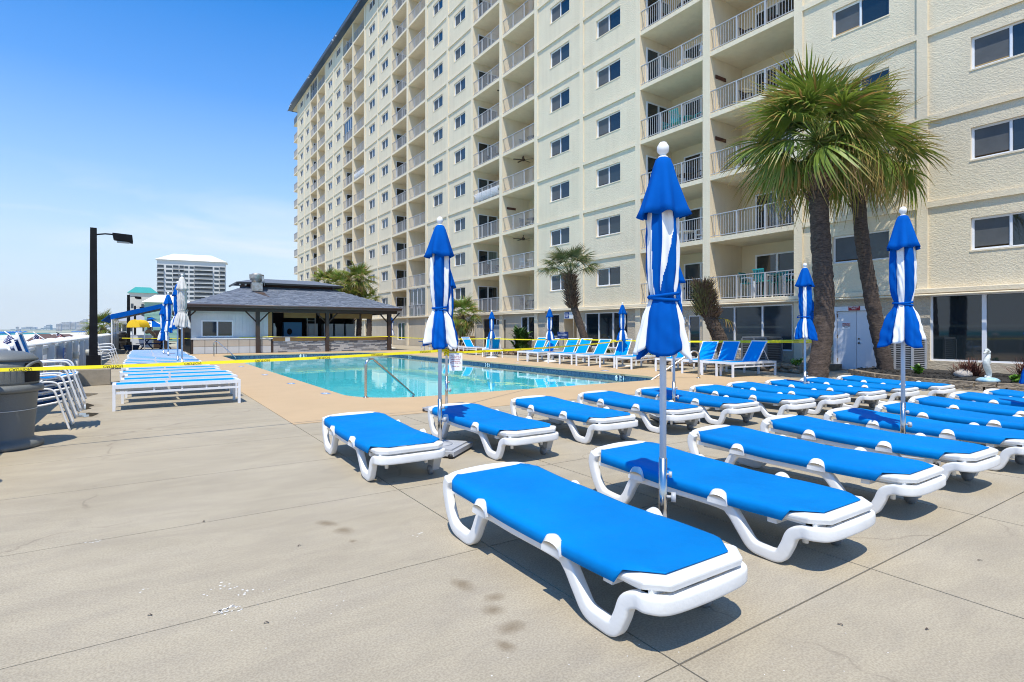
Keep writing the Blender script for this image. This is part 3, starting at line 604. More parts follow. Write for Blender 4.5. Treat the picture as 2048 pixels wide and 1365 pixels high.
def furn(i,side,k,kind,n,table=None):
    d=Dv[i]; y0,y1=(d-4.0,d-.19) if side==0 else (d+.19,d+3.95)
    tx=D+1.1; ty=(y0+y1)/2+(-.3 if side==0 else -.1)
    if table is not None:
        h=1.02 if kind=='t' else .72; e=em('patio_table',(tx,ty,FL[k]),0,'%s table, %s level, %s'%({'t':'tall white','T':'turquoise','d':'round black','b':'round dark','w':'white'}[kind],fl(k),COLN[(i,side)]),'table','tables on the balconies')
        m=MB(); m.lathe([(0,h-.04),(.42,h-.04),(.44,h-.02),(.42,h),(0,h)],n=20); ob('table_top',m.mesh('tt',table),e)
        for a in range(4): q=MB(); q.tube([(.30*math.cos(a*pi/2+.7),.30*math.sin(a*pi/2+.7),0),(.22*math.cos(a*pi/2+.7),.22*math.sin(a*pi/2+.7),h-.04)],.025,6); ob('leg',q.mesh('tl',table),e)
    for j in range(n):
        a=[.25,3.3,1.75,4.8][j]; rr=.85 if j<2 else .62
        px,py=(tx+.0+.25*math.cos(a)*0+ (rr if j>=2 else 0)*math.sin(a)*.9, ty+(rr*1.15 if j==0 else -rr*1.15 if j==1 else 0))
        rz=[pi,0,pi/2,-pi/2][j]
        e=em('patio_chair',(px,py,FL[k]),rz,'%s %s the table, %s level, %s'%(DESC[kind],['left of','right of','behind','in front of'][j],fl(k),COLN[(i,side)]),'chair','chairs on the balconies')
        for nm,me in zip(('frame','seat','backrest'),CH[kind]): ob(nm,me,e)
furn(1,0,0,'t',4,TURQ); furn(1,1,3,'T',4,TURQ); furn(1,0,3,'b',3,DARKF); furn(1,0,2,'d',2,DARKF); furn(1,0,4,'b',3,DARKF); furn(1,1,0,'d',2,DARKF); furn(1,1,1,'w',2,PLASW)
furn(1,1,2,'d',2,DARKF); furn(1,1,4,'w',1,PLASW); furn(1,1,5,'b',2,DARKF); furn(2,0,0,'b',2,DARKF); furn(2,0,2,'d',3,DARKF); furn(2,0,1,'w',2,PLASW); furn(2,1,1,'b',2,DARKF); furn(2,0,4,'d',2,DARKF); furn(2,1,4,'d',1,DARKF); furn(2,0,5,'w',2,PLASW); furn(2,1,6,'w',1,PLASW)
# driftwood-style plaques on balcony walls
for i,k in ((1,3),(1,2),(2,2)):
    m=MB(); m.box((0,0,0),(.75,.03,.16)); o=ob('wall_plaque',m.mesh('plq',mat('brown_board',(.10,.035,.02),.7)),None,(D+.75,Dv[i]-.21,FL[k]+1.75)); tag(o,'long brown plaque on the side wall, %s level, %s'%(fl(k),COLN[(i,0)]),'wall plaque')
m=MB(); m.box((0,0,0),(.03,.5,.32)); tag(ob('wall_plaque',m.mesh('plq2',YELC),None,(D+2.3,12.6,FL[3]+1.95)),'yellow fish shaped plaque above the door of the nearest fourth level balcony','wall plaque')
# ---------------- white resin loungers ----------------
def lounger():
    """head at local -Y end... local +Y is the head, length 1.96, width .72; origin at the foot-end near corner on the ground"""
    L_,W=1.96,.72
    side=lambda x,s:[ (x,L_-.03,.375),(x,L_-.005,.30),(x,L_-.05,.17),(x,L_-.12,.07),(x,L_-.22,.045),(x,L_-.335,.045),(x,L_-.40,.10),(x,L_-.47,.22),(x,L_-.55,.275),(x,L_-.85,.272),(x,L_-1.25,.268),(x,L_-1.34,.235),(x,L_-1.42,.14),(x,L_-1.49,.062),(x,L_-1.58,.045),(x,L_-1.67,.05),(x,L_-1.715,.12),(x,L_-1.75,.20),(x,L_-1.81,.235)]
    fm=MB(); xa,xb=.04,W-.04
    # foot loop runs round the foot end
    a=side(xa,0)+[(xa,.09,.24),(xa+.07,.035,.24),(W/2,.02,.24),(xb-.07,.035,.24),(xb,.09,.24)]+[p for p in reversed([(xb,L_-1.81,.238),(xb,L_-1.55,.262),(xb,L_-1.25,.268),(xb,L_-.85,.272),(xb,L_-.55,.275),(xb,L_-.47,.22),(xb,L_-.40,.10),(xb,L_-.335,.045),(xb,L_-.22,.045),(xb,L_-.12,.07),(xb,L_-.05,.17),(xb,L_-.005,.30),(xb,L_-.03,.375)])][::-1]
    A=catmull(a,5); fm.tube(A,1,12,flat=(.030,.040),up=None)
    # the tube frame flips where vertical, so use a fixed reference across the lounger
    fm=MB()
    def flatpath(P):
        P=catmull(P,5); n=len(P); vs=[]; k=16
        for i in range(n):
            t=(P[min(i+1,n-1)]-P[max(i-1,0)]).normalized(); side_=Vector((1,0,0)) if abs(t.x)<.5 else Vector((0,1,0))
            # blend reference around corner
            ref=Vector((0,0,1)) if abs(t.z)<.2 else None
            if ref is not None: b=t.cross(Vector((0,0,1))).normalized(); up_=b.cross(t)
            else: b=Vector((1,0,0)); up_=b.cross(t).normalized()
            if b.x<0 and abs(b.x)>abs(b.y): b=-b; 
            up_=t.cross(b).normalized()
            if i and False: pass
            vs.append((P[i],b,up_))
        pb=None; V_=[]
        for (p,b,u) in vs:
            if pb is not None and b.dot(pb)<0: b=-b; u=-u
            pb=b
            for j in range(k):
                th=2*pi*(j+.5)/k; cx,cy=math.cos(th),math.sin(th); e=.36; cx=math.copysign(abs(cx)**e,cx)*.030; cy=math.copysign(abs(cy)**e,cy)*.038
                V_.append(p+b*cx+u*cy)
        fs=[(i*k+j,(i+1)*k+j,(i+1)*k+(j+1)%k,i*k+(j+1)%k) for i in range(n-1) for j in range(k)]+[tuple(range(k)),tuple((n-1)*k+j for j in reversed(range(k)))]
        fm.add(V_,fs,0,True)
    flatpath(a)
    # head cross bar and inner beams
    fm.tube(catmull([(xa,L_-.03,.365),(xa+.08,L_-.005,.38),(W/2,L_+.005,.39),(xb-.08,L_-.005,.38),(xb,L_-.03,.365)],4),1,10,flat=(.03,.03))
    for y in (.35,1.45): fm.bx(.05,W-.05,y-.03,y+.03,.23,.265)
    fm.bx(W/2-.2,W/2-.16,.1,1.9,.235,.262); fm.bx(W/2+.16,W/2+.2,.1,1.9,.235,.262)
    fm.cyl((.16,.20,.20),(.16,.20,.13),.018,.018,8); fm.cyl((W-.16,.20,.20),(W-.16,.20,.13),.018,.018,8)
    frame_=fm.mesh('lounger_frame',WHITE)
    # far-side foot leg carrying the wheels
    lm=MB(); 
    for x in (xb-.01,): lm.add([(x-.05,.14,.22),(x+.04,.14,.22),(x+.04,.42,.24),(x-.05,.42,.24),(x-.04,.20,.05),(x+.03,.20,.05),(x+.03,.30,.04),(x-.04,.30,.04)],[(0,4,5,1),(1,5,6,2),(2,6,7,3),(3,7,4,0),(4,7,6,5),(0,1,2,3)])
    leg_=lm.mesh('wheel_leg',mat('grey_resin',(.46,.46,.45),.5)); wm_=MB(); wm_.cyl((xb-.07,.25,.045),(xb-.035,.25,.045),.045,.045,16); wheel_=wm_.mesh('wheel',mat('grey_wheel',(.25,.25,.25),.5))
    # rim of the sling bed: thin tray edge
    rm=MB(); zt=lambda y:.338+.05*max(0,min(1,(y-.9)/1.0))**1.3
    YS=[.25,.5,.75,1.0,1.25,1.5,1.7]
    def ring(o_,z_):
        pts=[]; c=.09
        P_=[(o_+c,o_),(W-o_-c,o_),(W-o_,o_+c)]+[(W-o_,y) for y in YS]+[(W-o_,L_-.02-o_*.3-c),(W-o_-c,L_-.02-o_*.3),(o_+c,L_-.02-o_*.3),(o_,L_-.02-o_*.3-c)]+[(o_,y) for y in reversed(YS)]+[(o_,o_+c)]
        for (x,y) in P_: pts.append((x,y,zt(y)+z_-(.012 if .24<y<1.72 and z_>-.03 else 0)))
        return pts
    r0=ring(.022,-.045); r1=ring(.0150,-.008); r2_=ring(.028,.005); r3_=ring(.10,.005); r4=ring(.10,-.04); rings=[r0,r1,r2_,r3_,r4]
    vs=[p for r in rings for p in r]; fs=[]
    K8=len(r0)
    for a_ in range(4):
        for j in range(K8): fs.append((a_*K8+j,a_*K8+(j+1)%K8,(a_+1)*K8+(j+1)%K8,(a_+1)*K8+j))
    for j in range(K8): fs.append((4*K8+j,4*K8+(j+1)%K8,(j+1)%K8,j))
    rm.add(vs,fs); rim_=rm.mesh('bed_rim',WHITE)
    # sling: wraps over the sides with a hem
    sm=MB(); ny=40; prof=[(-.000,-.062),(-.012,-.05),(-.012,-.012),(-.002,.010),(.03,.017),(.12,.012),(W/2,.002),(W-.12,.012),(W-.03,.017),(W+.002,.010),(W+.012,-.012),(W+.012,-.05),(W,-.062)]
    y0,y1=.075,L_-.05; V_=[]
    for i in range(ny+1):
        y=y0+(y1-y0)*i/ny
        ins=0
        d0=y-y0; d1=y1-y
        if d0<.16: ins=.15*(1-d0/.16)
        if d1<.10: ins=.10*(1-d1/.10)
        for (x,z) in prof:
            xx=x
            if x<W/2: xx=max(x,ins-.012) if x<ins else x
            else: xx=min(x,W-ins+.012) if x>W-ins else x
            zz=z if ins<.02 else max(z,.010)
            wob=.0025*math.sin(y*9+x*5)
            V_.append((xx,y,zt(y)+zz+wob))
    k=len(prof); sm.add(V_,[(i*k+j,i*k+j+1,(i+1)*k+j+1,(i+1)*k+j) for i in range(ny) for j in range(k-1)],0,True)
    sling_=sm.mesh('sling',SLING)
    # clips
    cm=MB(); V_=[]; n=11   # one moulded clip: a rounded tab standing on a saddle, modelled at the origin on the near side
    for (x_,ry,rz_,z0_) in ((-.040,.075,.060,.275),(-.030,.062,.100,.275),(.004,.058,.094,.275),(.010,.062,.055,.275)):
        for j in range(n):
            a_=pi*j/(n-1); V_.append((x_,ry*math.cos(a_),z0_+rz_*math.sin(a_)**.6))
    cm.add(V_,[(r_*n+j,r_*n+j+1,(r_+1)*n+j+1,(r_+1)*n+j) for r_ in range(3) for j in range(n-1)]+[tuple(range(n)),tuple(3*n+j for j in reversed(range(n)))],0,True)
    clip_=cm.mesh('clip',WHITE)
    # backrest support under the bed (seen as light bars)
    bm=MB(); bm.bx(.05,W-.05,.08,.14,.27,.31); bm.bx(.05,.09,.10,1.9,.275,.31); bm.bx(W-.09,W-.05,.10,1.9,.275,.31); bed_=bm.mesh('bed_frame',WHITE)
    return dict(frame=frame_,wheel_leg=leg_,wheel=wheel_,bed_rim=rim_,sling=sling_,clip=clip_,bed_frame=bed_)
LG=lounger()
def put_lounger(x,y,rz,label,group):
    e=em('sun_lounger',(x,y,0),rz,label,'sun lounger',group)
    for y_ in (1.40,.68):
        ob('clip',LG['clip'],e,(.0,y_,0)); ob('clip',LG['clip'],e,(.72,y_,0),(0,0,pi))
    for k_ in ('frame','bed_rim','sling','bed_frame','wheel_leg'): o=ob(k_,LG[k_],e,bev=.012 if k_=='bed_rim' else 0)
    ob('wheel',LG['wheel'],o); return e
ORD=['first','second','third','fourth','fifth','sixth','seventh','eighth','ninth','tenth','eleventh','twelfth','thirteenth','fourteenth','fifteenth','sixteenth','seventeenth','eighteenth','nineteenth','twentieth']
A=[(1.78,1.58),(3.20,1.62),(4.63,1.72),(5.86,1.74),(7.14,1.66),(8.32,1.60),(9.56,1.66),(10.75,1.55),(11.75,1.42)]
B=[(1.74,4.78),(3.20,4.84),(4.58,4.96),(5.90,4.94),(7.12,4.88),(8.28,4.66),(9.40,4.64),(10.52,4.56),(11.62,4.46),(12.75,4.26)]
for i,(x,y) in enumerate(A): put_lounger(x,y,R(r3.uniform(-1.2,1.2)) if i else R(.3),['nearest white resin lounger with flat blue sling','second lounger in the nearer row, crossed by the foreground umbrella pole'][i] if i<2 else '%s flat blue lounger from the left in the nearer row of white resin loungers'%ORD[i],'white resin loungers in the nearer row')
for i,(x,y) in enumerate(B): put_lounger(x,y,R(r3.uniform(-1.5,1.5)),'leftmost blue lounger of the row beside the pool, grey umbrella base at its foot' if i==0 else '%s flat blue lounger from the left in the row along the pool edge'%ORD[i],'white resin loungers in the row beside the pool')
# ---------------- closed umbrellas ----------------
def canopy(seed,mode,H=2.67):
    rr=random.Random(seed); n=160; nf=8 if mode!='stripe' else 6; NZ=60
    zt,ztie,zb=(H-.10,H-1.03,H-1.42) if mode!='apron' else (H-.10,H-.93,H-1.22)
    wd=[rr.uniform(1.0,2.3) if _%2==0 else rr.uniform(.55,1.2) for _ in range(nf)]
    if mode=='apron': wd=[3.3,1.0,1.1,.8,1.1,.8,.9,1.0]
    t_=sum(wd); B=[0]
    for w_ in wd: B.append(B[-1]+w_/t_*2*pi)
    am=[rr.uniform(.65,1.25) for _ in range(nf)]; hl=[rr.uniform(-.05,.10) for _ in range(nf)]; tw=rr.uniform(-.35,.35)
    th0=(APR-wd[0]/t_*pi) if mode=='apron' else rr.uniform(0,1)
    if mode=='apron': hl[0]=.04; tw=.06
    def rad(z):
        K=[(zt,.036),(zt-.12,.060),(H-.40,.096),(H-.58,.106),(H-.75,.106),(ztie+.14,.096),(ztie+.03,.078),(ztie,.072),(ztie-.03,.080),(ztie-.10,.110),(ztie-.22,.140),(zb,.160),(zb-.2,.165)] if mode!='apron' else [(zt,.034),(zt-.12,.056),(H-.40,.082),(H-.58,.088),(H-.75,.086),(ztie+.14,.082),(ztie+.03,.074),(ztie,.070),(ztie-.03,.078),(ztie-.10,.094),(ztie-.22,.108),(zb,.116),(zb-.2,.118)]
        for a,b in zip(K,K[1:]):
            if b[0]<=z<=a[0]:
                t=(a[0]-z)/(a[0]-b[0]); return a[1]+(b[1]-a[1])*t
        return K[-1][1]
    m=MB(); V_=[]
    zs=[zt-.01-(zt-zb)*i/NZ for i in range(NZ+1)]
    TH_=[]
    for si in range(nf):
        k_=max(6,int(round(n*(B[si+1]-B[si])/(2*pi)))); TH_+= [(si,(q)/k_) for q in range(k_)]
    n=len(TH_)
    for i,z in enumerate(zs):
        f=i/NZ; r0=rad(z); pinch=math.exp(-((z-ztie)/.06)**2); low=max(0,(ztie-z)/(ztie-zb)); 
        for j,(si,u) in enumerate(TH_):
            th=B[si]+u*(B[si+1]-B[si]); wrel=(B[si+1]-B[si])*nf/(2*pi)
            lobe=abs(math.sin(pi*u))**.55
            amp=(.30+.14*f+.30*low)*am[si]*(1-.78*pinch)*(1.0 if si%2==0 or mode=='grey' else .72)
            sub=.10*math.sin(2*pi*u*round(1+wrel*1.3)+seed+si)*(.35+.65*low+.3*f)*(1-.6*pinch)
            wr=.05*pinch*math.sin(u*19+si*3)+.04*math.sin(u*11+z*24+si*2+2*math.sin(z*7+seed))*math.sin(z*17+si)+.022*math.sin(z*43+u*15+seed+3*math.sin(z*5))
            r=r0*(1-.62*amp+amp*lobe*1.15+sub*lobe+wr)
            if mode=='apron' and si==0: r=r0*(1.05+.13*math.sin(pi*u)**.5+(sub*.25 if low>0 else .10*math.sin(2*pi*u*3+z*3))+wr*.7-.10*pinch)
            r+= .035*low*lobe*(mode=='apron' and si in (1,7))
            a=th+th0+tw*math.sin((z-zb)*2.6)+.10*math.sin(z*7+si)*lobe*(1-pinch)
            dz=-low*(hl[si]*lobe*1.0+.03*lobe*am[si]) if z<ztie else 0
            V_.append((r*math.cos(a),r*math.sin(a),z+dz))
    for i in range(NZ):
        for j in range(n):
            m.f.append((i*n+j,(i+1)*n+j,(i+1)*n+(j+1)%n,i*n+(j+1)%n)); m.m.append(0 if mode=='grey' else (1 if (mode=='apron' and zs[i]>ztie and TH_[j][0]==0 and (.10<TH_[j][1]+.16*(zs[i]-ztie)<.16 or .38<TH_[j][1]<.36+.34*min(1,(zs[i]-ztie)/.4))) else TH_[j][0]%2)); m.sm.append(True)
    m.v=V_
    cm=m.mesh('canopy',[CANB,CANW] if mode!='grey' else [CANG,CANG])
    # vent cap
    c=MB(); V_=[];zs2=[(H-.055,.026),(H-.068,.048),(H-.11,.066),(H-.20,.094),(H-.29,.118),(H-.37,.138),(H-.42,.150)] if mode!='apron' else [(H-.055,.026),(H-.068,.044),(H-.11,.058),(H-.20,.080),(H-.29,.106),(H-.37,.126),(H-.42,.140)]
    for i,(z,r0) in enumerate(zs2):
        f=i/6
        for j in range(64):
            th=2*pi*j/64; l=.5+.5*math.cos((6 if seed%2 else 8)*th+.5*math.sin(th+seed)); r=r0*(1+.36*f*f*(l-.5)+.07*math.sin(2*th+seed)*f+.05*math.sin(5*th+seed*2)*f); V_.append((r*math.cos(th),r*math.sin(th),z+(-.02*(1-l)*f*f if True else 0)+.012*math.sin(3*th+seed)*f))
    c.add(V_,[(i*64+j,(i+1)*64+j,(i+1)*64+(j+1)%64,i*64+(j+1)%64) for i in range(6) for j in range(64)],0,True); cap=c.mesh('cap',CANG if mode=='grey' else CANB)
    ztie=H-1.03 if mode!='apron' else H-.93
    t=MB(); R_=.088
    for k_ in range(2): t.tube([( (R_+.004*math.sin(5*a))*math.cos(a),(R_+.004*math.sin(5*a))*math.sin(a),ztie+.012*math.sin(a+k_*2)+.022*k_-.01) for a in [2*pi*q/30 for q in range(30)]],.011,6,closed=True)
    t.tube(catmull([(R_,0,ztie),(R_+.05,.02,ztie+.03),(R_+.06,.05,ztie-.01),(R_+.01,.02,ztie)],4),.009,6); t.tube(catmull([(R_,0,ztie),(R_+.04,-.03,ztie-.05),(R_+.03,-.03,ztie-.16)],4),[.012]*9,6)
    t.ball((R_+.01,0,ztie),.022,8)
    tie=t.mesh('tie_strap',CANG if mode=='grey' else CANB)
    return cm,cap,tie
APR=R(-137)
UM={}
def pole_mesh(H,chrome,r=.021):
    m=MB(); m.cyl((0,0,.45 if chrome else .05),(0,0,H-.05),r,r,14); a=m.mesh('pole',mat('white_pole',(.62,.64,.66),.35))
    f=MB(); f.lathe([(.0,H+.045),(.02,H+.04),(.036,H+.015),(.038,H-.0),(.034,H-.02),(.02,H-.035),(.018,H-.045),(.03,H-.05),(.03,H-.075)][::-1],n=18); b=f.mesh('finial',WHITE)
    return a,b
BASES={}
def base_mesh(kind):
    m=MB()
    if kind=='round': m.lathe([(0,.075),(.05,.075),(.10,.06),(.27,.045),(.33,.02),(.335,0),(0,0)][::-1],n=28); m.cyl((0,0,.06),(0,0,.32),.03,.03,12); return m.mesh('umbrella_base',WHITE)
    m.bx(-.30,.30,-.30,.30,.025,.075); m.bx(-.25,.25,-.25,.25,.075,.092); m.lathe([(.15,.09),(.14,.105),(.0,.105)],n=24)
    for x in (-.29,.29):
        for y in (-.26,.26): m.cyl((x-.02,y,.028),(x+.02,y,.028),.028,.028,12,1)
    return m.mesh('umbrella_base',[LGREY,BLKP])
def umbrella(x,y,rz,label,mode='stripe',seed=1,H=2.67,base='plate',group='closed blue and white umbrellas'):
    e=em('closed_umbrella',(x,y,0),rz,label,'umbrella',group); k_=(mode,seed,round(H,2))
    if k_ not in UM: UM[k_]=(canopy(seed,mode,H),pole_mesh(H,base=='plate'))
    (c,cap,tie),(pm,fm)=UM[k_]
    ob('canopy',c,e,solid=.004); ob('vent_cap',cap,e,solid=.004); ob('tie_strap',tie,e); po=ob('pole',pm,e); ob('finial',fm,po)
    if base not in BASES:
        BASES[base]=base_mesh(base); q=MB(); q.cyl((0,0,.08),(0,0,.62),.026,.026,16); BASES['sleeve']=q.mesh('sleeve',CHR)
        q=MB(); q.cyl((.02,0,.38),(.06,0,.38),.008,.008,8); q.lathe([(0,-.012),(.03,-.01),(.032,.01),(0,.014)],n=16,fn=lambda th,z:1+.14*math.cos(6*th)); 
        kb=MB(); kb.cyl((.02,0,0),(.055,0,0),.009,.009,8); kb.tube([(.05,0,0),(.078,0,0)],.030,12); BASES['knob']=kb.mesh('knob',GREYM)
    ob('base',BASES[base],e)
    if base=='plate':
        s=ob('sleeve',BASES['sleeve'],e)
        for z in (.38,.52): ob('knob',BASES['knob'],s,(0,0,z),(0,0,R(-50)-rz),sc=(1,1,1) if z<.5 else (.7,.6,.6))
    return e
umbrella(2.72,2.375,R(0),'nearest closed umbrella with a broad blue flap between the two front loungers','apron',3,2.56)
umbrella(2.90,5.88,R(40),'closed blue and white umbrella on a grey wheeled base beside the leftmost lounger','stripe',5,2.71)
umbrella(4.43,8.72,R(10),'closed umbrella hidden behind the left striped one, yellow tape tied to its pole','stripe',6,2.60)
umbrella(6.95,5.85,R(60),'closed umbrella almost hidden behind the nearest umbrella, only an edge showing','stripe',5,2.60)
umbrella(7.02,2.72,R(25),'closed striped umbrella right of the palms, white left side, among the nearer loungers','stripe',9,2.75)
umbrella(10.95,5.95,R(70),'closed umbrella just left of the near palm trunk','stripe',5,2.72)
umbrella(18.6,9.9,R(15),'small closed umbrella half hidden behind the near palm trunk','stripe',6,2.5,'round')
umbrella(15.95,16.0,R(30),'closed umbrella with round white base right of the bushy palm, near the building','stripe',9,2.50,'round')
umbrella(15.6,20.3,R(20),'closed umbrella standing in front of the bushy palm by the building','stripe',5,2.46,'round')
umbrella(15.3,24.9,R(80),'closed umbrella in front of the dark entrance across the pool','stripe',6,2.46,'round')
umbrella(16.6,42.3,R(10),'smallest closed umbrella, far off right of the bar','stripe',9,2.5,'round')
umbrella(.95,18.6,R(0),'closed grey white umbrella standing among the slatted loungers on the left','grey',4,3.02,'plate',None)
umbrella(.93,20.6,R(30),'closed blue umbrella directly behind the grey white one','stripe',5,2.95)
umbrella(.82,25.0,R(80),'closed blue umbrella second behind the grey white one','stripe',9,2.85)
umbrella(.72,27.0,R(50),'leftmost closed blue umbrella of the group over the slatted loungers','stripe',6,2.50)
ue=umbrella(10.7,2.5,R(30),'small closed umbrella cut off by the right edge of the photo','stripe',9,2.5,'round'); ue.scale=(.66,.66,.66)
# ---------------- aluminium sling loungers ----------------
def alu_meshes():
    L_,W,Hh=2.05,.66,.46; d={}
    m=MB(); t=.028
    for y in (t,W-t): m.bx(0,L_,y-t,y+t,Hh-.065,Hh); m.bx(.03,L_-.03,y-.014,y+.014,Hh-.165,Hh-.125)
    for y in (t,W-t):
        for x in (.62,1.06,1.46): m.bx(x-.014,x+.014,y-.012,y+.012,Hh-.125,Hh-.065)
    for x in (t,L_-t): m.bx(x-t,x+t,2*t,W-2*t,Hh-.065,Hh)
    for x in (.55,1.25,1.7): m.bx(x-.015,x+.015,2*t,W-2*t,Hh-.06,Hh-.035)
    d['frame']=m.mesh('alu_frame',ALU)
    m=MB(); m.bx(-.022,.022,-.03,.03,0,Hh-.065); d['leg']=m.mesh('alu_leg',ALU)
    def sl(x0,x1):
        m=MB(); n=8
        for i in range(n+1):
            x=x0+(x1-x0)*i/n
            for y,z in ((.052,Hh-.004),(.2,Hh-.016),(W/2,Hh-.022),(W-.2,Hh-.016),(W-.052,Hh-.004)): m.v.append((x,y,z))
        m.add([],[]); 
        for i in range(n):
            for j in range(4): m.f.append((i*5+j,(i+1)*5+j,(i+1)*5+j+1,i*5+j+1)); m.m.append(0); m.sm.append(True)
        return m
    d['seat_sling']=sl(.86,L_-.05).mesh('seat_sling',SLINGA)
    d['back_sling']=sl(.05,.82).mesh('back_sling',SLINGA)
    # raised back, hinged at the origin, leaning to -x when the head is at -x
    m=MB(); m.bx(-.80,0,.045,.075,0,.028); m.bx(-.80,0,W-.075,W-.045,0,.028); m.bx(-.80,-.77,.075,W-.075,0,.028); d['back_frame']=m.mesh('back_frame',ALU)
    m=MB(); m.add([(-.77,.075,.014),(0,.075,.014),(0,W-.075,.014),(-.77,W-.075,.014)],[(0,1,2,3)]); d['back_panel']=m.mesh('back_panel',SLINGA)
    m=MB(); m.tube([(-.45,.08,.0),(-.62,.10,-.38)],.009,6); m.tube([(-.45,W-.08,.0),(-.62,W-.10,-.38)],.009,6); d['strut']=m.mesh('strut',ALU)
    return d
AG=alu_meshes()
def alu(x,y,rz,label,group,back=0,sling=None):
    e=em('slatted_lounger',(x,y,0),rz,label,'sun lounger',group)
    fr=ob('frame',AG['frame'],e)
    for px in (.024,2.026):
        for py in (.03,.63): ob('leg',AG['leg'],e,(px,py,0))
    ob('seat_sling',AG['seat_sling'],e)
    if back:
        b=ob('backrest',AG['back_frame'],e,(.84,0,.44),(0,R(back),0)); ob('back_sling',AG['back_panel'],b); 
        q=MB(); q.tube([(.84-.5*math.cos(R(back)),.07,.44+.5*math.sin(R(back))),(.25,.07,.42)],.009,6); q.tube([(.84-.5*math.cos(R(back)),.59,.44+.5*math.sin(R(back))),(.25,.59,.42)],.009,6); ob('back_strut',q.mesh('bst',ALU),e)
    else: ob('back_sling',AG['back_sling'],e)
    return e
y=11.98; i=0
while y<33.2:
    alu(-.46+r3.uniform(-.04,.04)+(.12 if i in (1,2,4) else 0),y,R(r3.uniform(-1.2,1.2)+1.0),'nearest flat blue and white slatted lounger of the long column left of the pool' if i==0 else '%s flat slatted lounger from the nearest, left of the pool'%ORD[i],'slatted loungers in the column left of the pool')
    y+=1.13+r3.uniform(-.05,.05); i+=1
# raised-back loungers facing the pool on the building side
def raised(hx,hy,ang,label,back=50):
    return alu(hx+.84*math.cos(ang),hy+.84*math.sin(ang),ang+pi,label,'raised loungers in front of the building',back)
RL=[(10.84,-4),(11.78,14),(12.62,16),(13.81,18),(15.46,17),(16.45,20),(17.69,14),(18.87,17),(19.75,20),(21.22,16),(22.07,19),(25.4,-112),(27.0,52),(29.3,92),(32.0,95)]
for i,(yy,a_) in enumerate(RL):
    raised(16.0-(.25 if 3<i<11 else 0),yy*.992,R(a_),'rightmost raised blue lounger across the pool, beside the air conditioner' if i==0 else '%s raised blue lounger from the right across the pool'%ORD[i],r3.uniform(46,54))
# ---------------- palms ----------------
def fanleaf(seed,R_=.95,Lp=1.1,n=34,droop=.55,wd=.030):
    rr=random.Random(seed); m=MB(); 
    # petiole curving down
    pet=[(Lp*t,0,-.22*t*t*Lp) for t in (0,.25,.5,.75,1)]
    m.tube(pet,[.022,.018,.014,.012,.009],5); m.at+=[0.0]*len(m.v)
    ox,oz=Lp,-.22*Lp
    for i in range(n):
        a=R(-118+236*i/(n-1)+rr.uniform(-3,3)); l=R_*(.72+.28*math.cos(a*.7))*rr.uniform(.85,1.08); w_=wd*rr.uniform(.8,1.25); dr=droop*rr.uniform(.7,1.5)
        fold=.16*abs(math.sin(a)); dry=rr.random()<.07; bend=rr.uniform(-.12,.12)
        dx,dy=math.cos(a),math.sin(a); S=5
        for j in range(S+1):
            t=j/S; r=l*t; x=ox+dx*r*(1-.18*dr*t*t); yv=dy*r*(1-.18*dr*t*t)+bend*t*t*l*(-dy*.2+.4); z=oz+fold*r-dr*l*t**2.1*.9-.22*r*max(0,dx)
            ww=w_*(.35+1.3*t if t<.35 else (1-t)**.7*1.05)+.002
            m.v.append((x-dy*ww,yv+dx*ww,z)); m.v.append((x+dy*ww,yv-dx*ww,z+.01)); v=min(1,max(0,(t*1.0 if not dry else 1)*rr.uniform(.85,1.1))); m.at+=[v,v]
        b=len(m.v)-2*(S+1)
        for j in range(S): m.f.append((b+2*j,b+2*j+1,b+2*j+3,b+2*j+2)); m.m.append(0); m.sm.append(False)
    return m
LVS=[fanleaf(s,1.05,1.05,44,dr,.031).mesh('palm_leaf',LEAF) for s,dr in ((1,.3),(2,.5),(3,.7),(4,.9))]
LVO=[fanleaf(s,.98,.85,42,dr,.028).mesh('palm_leaf_old',LEAFY) for s,dr in ((11,1.0),(12,1.3))]
def crown(e,c,n,sc,seed,old=.25,emax=86,emin=-62):
    rr=random.Random(seed)
    for i in range(n):
        f=(i+.5)/n; el=R(emax-(emax-emin)*f**1.05)+R(rr.uniform(-9,9)); az=i*2.39996+rr.uniform(-.3,.3)
        mesh=rr.choice(LVO) if f>1-old and rr.random()<.8 else LVS[min(3,int(f*4))]
        o=ob('palm_leaf',mesh,e,c); s=sc*rr.uniform(.85,1.1); o.scale=(s,s,s)
        o.rotation_euler=(Matrix.Rotation(az,4,'Z')@Matrix.Rotation(-el,4,'Y')@Matrix.Rotation(rr.uniform(-.6,.6),4,'X')).to_euler()
def trunk(e,P,rad,seed,name='trunk',rings=70):
    rr=random.Random(seed); C=catmull(P,rings//(len(P)-1)); m=MB(); k=len(C); n=20; vs=[]
    for i,p in enumerate(C):
        f=i/(k-1); r0=rad[0]+(rad[1]-rad[0])*f
        for j in range(n): th=2*pi*j/n; r=r0*(1+.07*((i*.31)%1)+rr.uniform(-.09,.09)); vs.append((p.x+r*math.cos(th),p.y+r*math.sin(th),p.z))
    m.add(vs,[(i*n+j,i*n+(j+1)%n,(i+1)*n+(j+1)%n,(i+1)*n+j) for i in range(k-1) for j in range(n)]+[tuple(reversed(range(n))),tuple((k-1)*n+j for j in range(n))],0,True); return ob(name,m.mesh(name,BARK),e)
